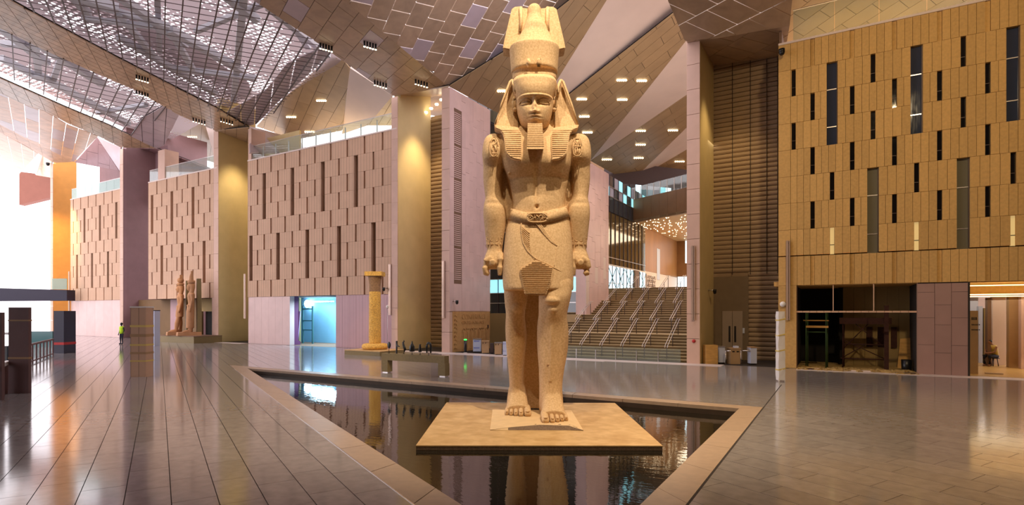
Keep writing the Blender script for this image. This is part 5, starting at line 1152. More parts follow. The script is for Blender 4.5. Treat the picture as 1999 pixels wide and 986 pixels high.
def curtain(root, axis, c, a0, a1, z0, z1, pitch, matf, zs=(), mull='steel_dark', th=.05):
    """glazed wall: axis 'v' lies in plane Y=c running along X, axis 'u' in plane X=c running along Y"""
    n = max(1, round((a1 - a0) / pitch)); zz = [z0, *zs, z1]
    for k in range(n):
        p, q_ = a0 + (a1 - a0) * k / n, a0 + (a1 - a0) * (k + 1) / n
        for j in range(len(zz) - 1):
            mt = matf(k, j)
            if axis == 'v': boxpiece('pane', (p, c, zz[j]), (q_, c + .03, zz[j + 1]), mt, root, .04)
            else: boxpiece('pane', (c - .03, p, zz[j]), (c, q_, zz[j + 1]), mt, root, .04)
        if axis == 'v': boxpiece('mullion', (p - th / 2, c - .06, z0), (p + th / 2, c, z1), M[mull], root)
        else: boxpiece('mullion', (c, p - th / 2, z0), (c + .06, p + th / 2, z1), M[mull], root)
    for z in zz[1:-1]:
        if axis == 'v': boxpiece('transom', (a0, c - .07, z - th / 2), (a1, c - .01, z + th / 2), M['chrome'], root)
        else: boxpiece('transom', (c + .01, a0, z - th / 2), (c + .07, a1, z + th / 2), M['chrome'], root)
cwl = empty('window_1', (-19, 38, 0), label='tall dark curtain wall of glass behind the colossal statue', cat='window', kind='structure')
lit_ = plain('blue_glowing_pane', (150, 214, 226), .1, emit=.9, ecol=(150, 226, 240))  # emission stands in for daylight and for bright reflections
curtain(cwl, 'v', 38.0, -22.5, -15.6, 2.5, 12.3, .95, lambda k, j: [M['winglass'], M['winglass'], lit_, M['winglass'], M['winglass']][j], (3.4, 4.2, 5.3, 9))
curtain(cwl, 'v', 38.05, -27.5, -22.5, 2.5, 20.5, .95, lambda k, j: [M['winglass'], M['winglass'], lit_, M['winglass'], M['winglass'], M['winglass']][j], (3.4, 4.2, 5.3, 9, 15))
bm_ = MB()
for k in range(5): u = -22 + k * 1.2; bm_.bar((u, 38.1, 4.2), (u + .9, 38.1, 5.3), .05); bm_.bar((u + .9, 38.12, 4.2), (u, 38.12, 5.3), .05)
bm_.build('diagonal_brace', M['white'], cwl)
solid('wall_left.018', (-22.3, V0 + DP, 0), (-17.8, V0 + DP + .4, 2.6), M['olive'], 'olive low wall beside the foot of the stairs', 'wall')
solid('floor_1', (-26, V0 + DP + .4, -.2), (-15.5, 38.4, 2.5), M['step'], 'raised landing at the left of the stairs', 'floor')
# second pink wall standing on the stairs
p2 = empty('wall_left.019', (-15.5, 39, 0), label='second pink stone wall standing on the stairs right of the statue', cat='wall', kind='structure')
q = MB(); q.box((-16.3, 37.0, 2.3), (-15.56, 41.5, 13.5)); q.build('core_wall', M['pinkwall'], p2)
for c in range(8):
    v0, v1 = 37 + 4.5 * c / 8, 37 + 4.5 * (c + 1) / 8; z = 2.4; first = True
    while z < 13.4:
        h = rs_.uniform(1.0, 1.8) if not first else rs_.uniform(.4, 1.6); first = False; z2 = min(13.5, z + h); z2 = 13.5 if 13.5 - z2 < .45 else z2
        boxpiece('stone_panel', (-15.56, v0, z), (-15.5 + rs_.choice([0, .012]), v1, z2), M['pinkwall'] if not (2.8 < z < 6 and rs_.rand() < .4) else M['parapet'], p2, .012); z = z2  # paler panels paint in the white reflections low on the wall
# long left wall of the stair hall: lit windows, glass storey, veneered wall
uW = -17.0
hl = empty('wall_left.020', (uW, 50, 4.6), label='glazed side wall at the top of the grand stairs', cat='wall', kind='structure')
wb = empty('window_2', (uW, 49, 4.6), label='bright daylit window band at the top of the grand stairs', cat='window', kind='structure')
curtain(wb, 'u', uW, 42.5, 56, 4.62, 6.7, 1.0, lambda k, j: M['skyglass'], (5.2,), 'steel_dark', .07)
bm_ = MB()
for k in range(6): v = 43 + k * 2.2; bm_.bar((uW + .08, v, 4.7), (uW + .08, v + 2, 6.6), .05); bm_.bar((uW + .09, v + 2, 4.7), (uW + .09, v, 6.6), .05)
bm_.build('lattice_brace', M['teal'], wb)
boxpiece('column', (uW, 52.2, 4.6), (uW + .2, 53.4, 6.7), M['beam'], hl)
og = plain('olive_reflecting_glass', (104, 88, 54), .08, 0, .8)
curtain(hl, 'u', uW, 41.6, 56, 6.75, 11.3, 1.1, lambda k, j: og, (7.4,), 'steel_dark', .05)
dkg = plain('slate_reflecting_glass', (60, 72, 84), .06, 0, 1)
curtain(hl, 'u', uW, 44.5, 56, 11.35, 14.5, 1.1, lambda k, j: dkg if j == 0 or (k + j) % 3 == 0 else [M['bluewhite'], lit_][(k + j) % 2], (12.65, 13.5), 'steel_dark', .04)  # pale and glowing panes stand in for bright streaks reflected here
boxpiece('spandrel', (uW, 41.6, 6.68), (uW + .1, 56, 6.8), M['white'], hl)
hv = empty('wall_left.021', (uW, 62, 4.6), label='brown veneered side wall beyond the bright window band', cat='wall', kind='structure')
for k in range(9):
    a = 56 + k * 13 / 9
    for z0, z1 in ((4.6, 6.9), (6.9, 11.4)): boxpiece('wall_board', (uW - .2, a, z0), (uW, a + 13 / 9, z1), M['hallwood'] if z0 > 5 else M['parapet'], hv, .02)  # lower boards made pale to paint in the daylight on them
boxpiece('window_pane', (uW + .005, 60.2, 6.2), (uW + .02, 61.4, 9.6), M['bluewhite'], hv)
he = empty('wall_far.001', (-12, 69, 4.6), label='brown end wall of the stair hall with narrow bright windows', cat='wall', kind='structure')
boxpiece('wall_board', (uW, 69, 7.0), (uW + 3.3, 69.3, 11.4), M['beam'], he); boxpiece('window_pane', (uW + 1.0, 68.95, 8.6), (uW + 1.2, 69, 11.3), M['skyglass'], he)
boxpiece('window_pane', (uW + 2.2, 68.9, 7.6), (uW + 4, 68.97, 11.3), M['skyglass'], he); boxpiece('window_pane', (uW, 69.4, 4.6), (uW + 8, 69.5, 7.0), M['skyglass'], he)
boxpiece('wall_board', (uW + 4, 69, 7), (6, 69.3, 14), M['beam'], he)
bs = empty('relief_banner', (uW + .06, 57.5, 4.7), label='pale banner with dark red strokes beside the bright window band', cat='banner')
q = MB(); q.box((uW + .03, 56.3, 4.75), (uW + .07, 59.6, 6.6)); q.build('panel', M['parapet'], bs)
q = MB()
for r_i in range(4):
    for k in range(9): v = 56.5 + k * .34; z = 4.9 + r_i * .42; q.box((uW + .07, v, z), (uW + .09, v + .09, z + .3)); q.box((uW + .07, v, z + (.0 if (k + r_i) % 2 else .24)), (uW + .09, v + .26, z + (.06 if (k + r_i) % 2 else .3)))
q.build('stroke', M['rust'], bs)
# bridge with dotted ceiling
B0, B1 = P(1227, 436, 54.2), P(1375, 409, 46.9); bd_ = (B1 - B0); bd_.z = 0; bd_.normalize(); bn_ = Vector((-bd_.y, bd_.x, 0))
bri = empty('beam.001', B0, label='deep brown panelled bridge beam crossing over the grand stairs', cat='beam', kind='structure')
L_ = (Vector((B1.x, B1.y, 0)) - Vector((B0.x, B0.y, 0))).length
for k in range(9):
    a = Vector((B0.x, B0.y, 11.3)) + bd_ * (L_ * k / 9 + .01); b = Vector((B0.x, B0.y, 11.3)) + bd_ * (L_ * (k + 1) / 9 - .01)
    m = MB(); m.hexa([a, b, b + bn_ * .3, a + bn_ * .3], [v + Vector((0, 0, 2.2)) for v in (a, b, b + bn_ * .3, a + bn_ * .3)]); m.build('beam_panel', M['beam'], bri)
B2 = P(1186, 430, 51.0); m = MB(); m.hexa([Vector((B2.x, B2.y, 11.3)), Vector((B0.x, B0.y, 11.3)), Vector((B0.x, B0.y, 11.3)) + bn_ * .3, Vector((B2.x, B2.y, 11.3)) + bn_ * .3], [Vector((B2.x, B2.y, 13.2)), Vector((B0.x, B0.y, 13.5)), Vector((B0.x, B0.y, 13.5)) + bn_ * .3, Vector((B2.x, B2.y, 13.2)) + bn_ * .3])
m.build('dark_return_panel', stone('dark_umber_panel', (58, 42, 30), .4, .1), bri)
gr = empty('glass_railing', (B0.x, B0.y, 13.5), label='bright glass railing on top of the brown bridge beam', cat='glass railing')
for k in range(11):
    a = Vector((B0.x, B0.y, 13.5)) + bd_ * (L_ * k / 11 + .02); b = Vector((B0.x, B0.y, 13.5)) + bd_ * (L_ * (k + 1) / 11 - .02)
    m = MB(); m.prism([a, b, b + Vector((0, 0, 1.15)), a + Vector((0, 0, 1.15))], bn_ * .03); m.build('glass_panel', M['glass'], gr); m = MB(); m.bar(a, a + Vector((0, 0, 1.1)), .05); m.build('post', M['white'], gr)
dc = empty('ceiling_2', (-8, 60, 11.3), label='cream ceiling with many small lights under the bridge', cat='ceiling', kind='structure')
m = MB(); pts = [Vector((B0.x, B0.y, 11.32)), Vector((B1.x, B1.y, 11.32)), Vector((8, 69.2, 11.32)), Vector((uW, 69.2, 11.32)), Vector((uW, B0.y + 1, 11.32))]; m.prism(pts, (0, 0, .2)); fixn(m.build('ceiling_sheet', M['hallceil'], dc))
dots = MB()
for k in range(330):
    t, s_ = rng.rand(), rng.rand(); a = pts[0].lerp(pts[1], t); b = Vector((uW + 1, 67, 11.32)).lerp(Vector((6, 67, 11.32)), t); p = a.lerp(b, .02 + s_ * .95)
    dots.tube([p, p - Vector((0, 0, .04))], .042, 6)
tag(dots.build('small_light', plain('warm_dot_light', (255, 240, 210), .4, emit=5, ecol=(255, 232, 190)), dc), kind='stuff')
# glass above the bridge; pale and glowing panes paint in its reflections
ug = empty('window_3', P(1210, 360, 60), label='glass wall with painted bright reflections above the dark end of the bridge', cat='window', kind='structure')
x0, x1, yv = P(1180, 360, 60), P(1345, 360, 64), 0
for k in range(14):
    a = x0.lerp(x1, k / 14); b = x0.lerp(x1, (k + .93) / 14); mt = (M['skyglass'], M['bluewhite'], lit_, dkg, M['bluewhite'])[(k * 3) % 5]
    for z0, z1 in ((13.0, 14.3), (14.35, 15.6), (15.65, 16.7)):
        m = MB(); m.prism([(a.x, a.y, z0), (b.x, b.y, z0), (b.x, b.y, z1), (a.x, a.y, z1)], Vector((-SA, CA, 0)) * .05); m.build('pane', mt if z0 < 14 or k > 4 else M['winglass'], ug)
m = MB(); m.prism([(x0.x, x0.y, 12), (x1.x, x1.y, 12), (x1.x, x1.y, 19), (x0.x, x0.y, 19)], Vector((-SA, CA, 0)) * .05); m.v = [(v[0] - SA * .1, v[1] + CA * .1, v[2]) for v in m.v]; m.build('backing_wall', M['steel_dark'], ug)
solid('wall_far.002', (-60, 72, 0), (10, 72.5, 30), M['beam'], 'plain pale wall closing the stair hall', 'wall')
solid('wall_right.008', (pE[0], V0 + .3, 0), (pE[0] + .3, 70, 24), M['plaster'], 'right side wall of the stair hall behind the pillar', 'wall')
area('hall_light', (-10, 36, 12.5), (-10, 37, 0), 260, (1, .84, .62), 8, 8)
area('hall_light', (-10, 38, 14), (-9, 40, 24), 260, (1, .88, .78), 8, 14)
area('hall_light', (-9, 60, 10.9), (-10, 60, 0), 1500, (1, .80, .55), 10, 12)
# ================================================================== THINGS IN THE HALL
def thing(name, loc, label, cat, rz=0, group=None): return empty(name, loc, rz, label=label, cat=cat, group=group)
# ---- carved column on a platform
cb = floorP(673, 692); cp = P(732.5, 682, 35.9); PZ = .30
pf = thing('stone_platform', (cp.x, cp.y, 0), 'long low dark stone platform under the carved column', 'platform')
m = MB(); pr_ = uOf(742, cb.y); pv_ = max(onU(790, 685, pr_).y, cp.y + .86); m.box((cb.x, cb.y, 0), (pr_, pv_, PZ - .04)); m.build('base', M['bench'], pf); m = MB(); m.box((cb.x - .02, cb.y - .02, PZ - .04), (pr_ + .02, pv_ + .02, PZ)); m.build('top_slab', M['slab'], pf)
co_ = thing('carved_column', (cp.x, cp.y, PZ), 'carved ochre stone column with round base and square cap, warmly lit', 'column'); co_['kind'] = 'thing'
m = MB(); m.lathe([(.55, 0), (.74, .02), (.82, .1), (.83, .22), (.76, .34), (.62, .38), (.4, .385)], (cp.x, cp.y, PZ), 40); m.build('round_base', M['columnstone'], co_)
m = MB()
for i in range(1): m.lathe([(.36, .38), (.385, .45), (.385, 1.2), (.375, 2.4), (.365, 3.7)], (cp.x, cp.y, PZ), 20, False)
m.build('shaft', M['columnstone'], co_)
sr = MB()
for k in range(150):
    a = rng.uniform(0, 2 * math.pi); z = PZ + .5 + rng.rand() * 3.0; r_ = .385 - .006 * (z - PZ); p = Vector((cp.x + r_ * math.cos(a), cp.y + r_ * math.sin(a), z))
    kx = Vector((-math.sin(a), math.cos(a), 0)); s_ = rng.uniform(.03, .07)
    sr.tube([p - kx * s_, p + Vector((0, 0, s_)), p + kx * s_, p + Vector((0, 0, -s_ * .8))][:3 if k % 2 else 4], .012, 4)
tag(sr.build('carved_sign', M['columnstone'], co_), kind='stuff')
m = MB(); m.lathe([(.365, 3.68), (.36, 4.1), (.40, 4.45), (.44, 4.72)], (cp.x, cp.y, PZ), 20, False); m.build('worn_neck', M['columntop'], co_)
m = MB(); m.v = []; c_ = Vector((cp.x, cp.y, 0)); r_ = Vector((CA, SA, 0)) * .54; f_ = Vector((-SA, CA, 0)) * .54
m.hexa([c_ - r_ - f_ + Vector((0, 0, PZ + 4.7)), c_ + r_ - f_ + Vector((0, 0, PZ + 4.7)), c_ + r_ + f_ + Vector((0, 0, PZ + 4.7)), c_ - r_ + f_ + Vector((0, 0, PZ + 4.7))], [c_ - r_ - f_ + Vector((0, 0, PZ + 4.97)), c_ + r_ - f_ + Vector((0, 0, PZ + 4.97)), c_ + r_ + f_ + Vector((0, 0, PZ + 4.97)), c_ - r_ + f_ + Vector((0, 0, PZ + 4.97))]); m.build('square_cap', M['columnstone'], co_)
spot('column_spot', (cp.x + 4, cp.y - 7, 9), (cp.x, cp.y, 2.5), 1100, (1, .74, .36), 36, .5, .1)
# ---- bench with replica objects
bl0 = floorP(745, 726); br0 = floorP(862, 737)
by = (bl0.y + br0.y) / 2; bx0, bx1 = uOf(745, by), uOf(868, by); bdp = onU(877, 700, bx1).y - by
bn = thing('display_bench', ((bx0 + bx1) / 2, by, 0), 'olive stone bench with two block legs by the pool carrying small dark models', 'bench')
m = MB(); m.box((bx0, by, .56), (bx1, by + bdp, .86)); bev = m.build('top_slab', M['bench'], bn)
for a in (bx0, bx1 - .33):
    m = MB(); m.box((a, by, .04), (a + .36, by + bdp, .56)); m.build('leg', M['bench'], bn); m = MB(); m.box((a + .04, by + .05, 0), (a + .32, by + bdp - .05, .04)); m.build('foot', M['chrome'], bn)
def model(px, name, label, build):
    v = by + bdp * .5; p = onV(px, 690, v); rt = thing(name, (p.x, v, .86), label, 'model')
    m = MB(); m.tube([(p.x, v, .86), (p.x, v, 1.12)], .012, 6); m.build('rod', M['steel_dark'], rt); m = MB(); m.tube([(p.x, v, .86), (p.x, v, .875)], .05, 10); m.build('foot_disc', M['black'], rt)
    m = MB(); build(m, p.x, v); fixn(m.build('figure', M['black'], rt))
def prof(m, x, v, pts, th=.035): m.prism([(x + a, v - th, 1.0 + b) for a, b in pts], (0, 2 * th, 0))
model(760, 'oval_mirror_model', 'black oval disc model at the left end of the bench', lambda m, x, v: m.ell((x, v, 1.22), (.10, .03, .15), 16, 10))
model(775, 'axe_model', 'black slim blade model with side hook, second on the bench', lambda m, x, v: prof(m, x, v, [(-.03, -.12), (.01, -.12), (.02, .18), (.14, .16), (.15, .19), (.06, .22), (.02, .30), (.02, .42), (-.03, .42)]))
model(789, 'crook_model', 'black curved crook shaped model, third on the bench', lambda m, x, v: m.tube([(x + .03, v, .95), (x + .07, v, 1.05), (x + .02, v, 1.15), (x - .03, v, 1.27), (x - .04, v, 1.38), (x + .0, v, 1.43), (x + .03, v, 1.39)], [.03, .06, .055, .045, .04, .035, .02], 8))
model(805, 'crowned_figure_model', 'black bell shaped model with pointed top, fourth on the bench', lambda m, x, v: m.lathe([(.09, .98), (.12, 1.0), (.115, 1.12), (.11, 1.2), (.07, 1.27), (.035, 1.33), (.03, 1.38), (.015, 1.44)], (x, v, 0), 16))
model(820.5, 'slim_vase_model', 'black slim vase model, fifth on the bench', lambda m, x, v: m.lathe([(.07, .98), (.075, 1.0), (.05, 1.18), (.035, 1.26), (.05, 1.31)], (x, v, 0), 14))
model(837.5, 'arch_model', 'black horseshoe arch model at the right end of the bench', lambda m, x, v: m.tube([(x + .10 * math.cos(t), v, 1.18 + .2 * math.sin(t)) if 0 <= t <= math.pi else (0, 0, 0) for t in np.linspace(0, math.pi, 9)][:0] + [(x + .10, v, .95)] + [(x + .11 * math.cos(t), v, 1.22 + .16 * math.sin(t)) for t in np.linspace(0, math.pi, 9)] + [(x - .10, v, .95)], [.03] + [.05] * 9 + [.03], 8))
# ---- turnstile area left of the stairs
def bollard(px, py, label):
    p = floorP(px, py); r = thing('status_bollard', p, label, 'bollard')
    m = MB(); m.tube([p, p + Vector((0, 0, .06))], .12, 14); m.build('base', M['chrome'], r); m = MB(); m.tube([p + Vector((0, 0, .06)), p + Vector((0, 0, .86))], .09, 14); m.build('post', M['black'], r); m = MB(); m.tube([p + Vector((0, 0, .86)), p + Vector((0, 0, .93))], .092, 14); m.build('light_ring', M['green'], r)
bollard(909, 690, 'black bollard with glowing green top by the relief wall')
def casing(px0, px1, py, h, dep, mat, label, name='turnstile_casing', cat='turnstile', dots=None, top=None, feet=True):
    a, b = floorP(px0, py), floorP(px1, py); b = Vector((b.x, b.y, 0)); d = (b - a).normalized(); n = Vector((-d.y, d.x, 0)); r = thing(name, (a + b) / 2, label, cat)
    def bx(f0, f1, z0, z1, o0, o1, nm, mt): 
        L = (b - a).length; q0, q1 = a + d * L * f0, a + d * L * f1; m = MB(); m.hexa([q0 + n * o0 + Vector((0, 0, z0)), q1 + n * o0 + Vector((0, 0, z0)), q1 + n * o1 + Vector((0, 0, z0)), q0 + n * o1 + Vector((0, 0, z0))], [q0 + n * o0 + Vector((0, 0, z1)), q1 + n * o0 + Vector((0, 0, z1)), q1 + n * o1 + Vector((0, 0, z1)), q0 + n * o1 + Vector((0, 0, z1))]); return m.build(nm, mt, r)
    bx(0, 1, .06 if feet else 0, h, 0, dep, 'body', mat)
    if feet: bx(.1, .9, 0, .06, .05, dep - .05, 'foot', M['black'])
    if top: bx(-.04, 1.04, h, h + .05, -.03, dep + .03, 'top_cap', top)
    if dots:
        for row in dots[0]:
            for k in range(dots[1]): bx(.12 + k * .76 / dots[1], .12 + k * .76 / dots[1] + .09, row * h, row * h + .08, -.012, 0, 'printed_mark', dots[2])
    return r, bx
casing(924, 939, 688, .86, .7, M['bluewhite'], 'white wrapped casing with two rows of blue marks beside the green bollard', dots=((.3, .82), 4, M['blue']), top=M['chrome'])
casing(941, 955, 691, .78, .6, M['card'], 'brown turnstile cabinet right of the blue marked casing', 'turnstile_cabinet', dots=((.84,), 2, M['black']), top=M['card'])
casing(957, 964, 691, .68, .5, M['steel_dark'], 'dark turnstile body between the brown cabinets', 'turnstile_gate')
casing(966, 980, 693.5, .74, .5, M['card'], 'brown turnstile cabinet nearest the statue leg', 'turnstile_cabinet', dots=((.84,), 2, M['black']), top=M['chrome'])
casing(982, 990, 695, .86, .5, M['bluewhite'], 'white casing with blue marks half hidden by the statue leg', dots=((.3, .82), 2, M['blue']))
# ---- things by the big louvres
casing(1379, 1402, 711, .98, .5, M['ply'], 'plywood crate at the pillar by the louvres', 'plywood_crate', 'crate', feet=False)
r_, bx_ = casing(1403, 1416, 710, .86, .4, M['bluewhite'], 'shiny wrapped turnstile post right of the plywood crate', 'wrapped_turnstile', top=M['chrome'])
r_, bx_ = casing(1427, 1446, 711, .78, .5, M['card'], 'brown cabinet with dark slots and a small top box before the louvres', 'turnstile_cabinet', top=M['card'], feet=False)
bx_(.15, .4, .62, .68, -.015, 0, 'slot', M['black']); bx_(.6, .85, .62, .68, -.015, 0, 'slot', M['black']); bx_(.5, .9, .83, .93, .1, .35, 'reader', M['bluewhite'])
r_, bx_ = casing(1466, 1478, 712, .86, .4, M['bluewhite'], 'shiny wrapped turnstile post at the right of the louvre foot', 'wrapped_turnstile', top=M['card'])
bx_(-.4, 0, .76, .82, .1, .2, 'barrier_arm', M['chrome'])
for a, b, lb in ((1416, 1427, 'thin steel bar between the wrapped post and the brown cabinet'), (1446, 1466, 'thin steel bar between the brown cabinet and the right wrapped post')):
    m = MB(); m.tube([floorP(a, 711.0) + Vector((0, 0, .70)), floorP(b, 712) + Vector((0, 0, .70))], .03, 8); m.tube([floorP(a + 1, 711.3), floorP(a + 1, 711.3) + Vector((0, 0, .7))], .02, 6); tag(m.build('barrier_bar', M['chrome']), lb, 'bar')
# ---- tall white wrapped post
wp = floorP(1524, 744); wr_ = thing('wrapped_post', wp, 'tall slim post wrapped in white plastic with yellow tape', 'post')
rg = []
for i in range(15):
    z = i / 14 * 2.72; rg.append([Vector((wp.x, wp.y, z)) + Vector((CA, SA, 0)) * (.125 + rng.uniform(-.012, .015)) * sx + Vector((-SA, CA, 0)) * (.12 + rng.uniform(-.01, .01)) * sy for sx, sy in ((-1, -1), (0, -1.1), (1, -1), (1.05, 0), (1, 1), (0, 1.1), (-1, 1), (-1.05, 0))])
m = MB(); m.rings(rg, False); fixn(m.build('wrap', M['white'], wr_))
for z in (.42, 1.15, 1.75, 2.35): m = MB(); m.hexa([Vector((wp.x, wp.y, z + e)) + Vector((CA, SA, 0)) * .137 * sx + Vector((-SA, CA, 0)) * .135 * sy for sx, sy, e in ((-1, -1, 0), (1, -1, .06), (1, 1, .06), (-1, 1, 0))], [Vector((wp.x, wp.y, z + e + .05)) + Vector((CA, SA, 0)) * .137 * sx + Vector((-SA, CA, 0)) * .135 * sy for sx, sy, e in ((-1, -1, 0), (1, -1, .06), (1, 1, .06), (-1, 1, 0))]); m.build('tape', M['yellowtape'], wr_)
m = MB(); m.box((wp.x - .15, wp.y - .15, 0), (wp.x + .15, wp.y + .15, .05)); m.build('foot', M['chrome'], wr_)
# ---- wall mounted light bars, cameras
def lightbar(px, py0, py1, v, label):
    a = onV(px, py0, v); b = onV(px, py1, v); r = thing('wall_light_bar', (a.x, v, b.z), label, 'light bar'); m = MB(); m.box((a.x - .08, v - .12, b.z), (a.x + .02, v - .02, a.z)); m.build('bar', M['lightbar'], r)
    m = MB(); m.box((a.x + .04, v - .10, b.z), (a.x + .09, v - .02, a.z)); m.build('bar', M['lightbar'], r)
    for z in (b.z + .1, a.z - .15): m = MB(); m.box((a.x - .06, v - .04, z), (a.x + .07, v + .0, z + .06)); m.build('bracket', M['steel_dark'], r)
lightbar(480, 535, 622, V0 - .02, 'slim vertical light bar at the left edge of the blue room wall'); lightbar(763, 516, 615, V0, 'slim vertical light bar on the wall behind the carved column')
lightbar(867, 510, 621, V0 - .02, 'slim vertical light bar on the front of the pale pier'); lightbar(1354, 480, 625, V0 - .02, 'slim vertical light bar on the right stone pillar'); lightbar(1539, 470, 625, V0 - .01, 'slim vertical light bar at the left of the scaffold opening')
lightbar(137, 530, 610, V0 - .02, 'slim vertical light bar beside the orange wall')
def cctv(p, n, label, s_=.12):
    r = thing('security_camera', p, label, 'camera'); n = Vector(n).normalized(); m = MB(); m.tube([p, p + n * .35], .04, 8); m.build('bracket', M['chrome'], r); c = p + n * .38; m = MB(); m.tube([c + Vector((0, 0, .05)), c - Vector((0, 0, .12))], s_, 12); m.ell(c - Vector((0, 0, .12)), (s_ * .95, s_ * .95, s_)); m.build('dome', M['black'], r)
cctv(onV(1528, 104, V0), (0, -1, 0), 'dome camera high on the left edge of the golden wall', .14); cctv(onV(757, 563, V0 + .05), (0, -1, 0), 'small white camera on the wall behind the carved column', .1)
cctv(onV(101.5, 320, V0), (0, -1, 0), 'camera at the top of the orange wall', .2); cctv(Vector((ub + .0, onU(885, 588, ub).y, onU(885, 588, ub).z)), (1, -.2, 0), 'camera on an arm on the pale pier above the relief', .1)
pc = onU(1383, 567, pE[1]); cctv(pc, (1, -.3, 0), 'camera on an arm on the ochre side of the right pillar', .09)
m = MB(); p = onV(1529, 594, V0 - .02); m.tube([p, p + Vector((0, -.12, 0))], .13, 16); tag(m.build('round_detector', M['white']), 'round white detector beside the louvres at the golden wall', 'detector')
m = MB(); p = onV(1355, 666, V0 - .02); m.tube([p, p + Vector((0, -.04, 0))], .09, 12); tag(m.build('call_button', M['red']), 'small round dark red call point low on the right pillar', 'call point')
# thin rod lamp behind the column
p = floorP(757, 685); r = thing('floor_lamp', p, 'thin white rod lamp beside the carved column', 'lamp'); m = MB(); m.tube([p, (p.x, p.y, 3.0)], .015, 6); m.build('rod', M['chrome'], r); m = MB(); m.ell((p.x, p.y, 3.05), (.1, .1, .13)); m.build('lamp_head', M['white'], r)
# ---- banner standing in the blue room
a, b = uOf(570, V0 + 1), uOf(586, V0 + 1); r = thing('roll_up_banner', ((a + b) / 2, V0 + 1, 0), 'leaning lilac banner with vertical dark lettering in the blue room', 'banner')
m = MB(); m.prism([(a - .1, V0 + 1, .35), (b - .25, V0 + 1, .3), (b + .05, V0 + 1, 2.75), (a + .15, V0 + 1, 2.8)], (0, .05, 0)); fixn(m.build('panel', M['banner'], r)); m = MB(); m.box((a - .1, V0 + .9, 0), (b - .2, V0 + 1.2, .3)); m.build('foot', M['plum'], r)
q = MB()
for k in range(13): q.box(((a + b) / 2 - .08, V0 + .985, .8 + k * .13), ((a + b) / 2 + .05, V0 + .998, .87 + k * .13))
q.build('printed_stroke', M['plum'], r)
p = onV(600, 593, V0 + 3.6); m = MB(); m.ell(p, (.34, .1, .34), 16, 10); tag(m.build('round_wall_lamp', M['lampcold']), 'round glaring cold white lamp in the blue room', 'lamp')
p = onV(630, 582, V0 + 3.4); m = MB(); m.box((p.x - 1.6, V0 + 3.0, 3.55), (p.x + 1.4, V0 + 3.4, 3.62)); tag(m.build('tube_lamp', M['lampcold']), 'long cold lamp under the ceiling of the blue room', 'lamp')
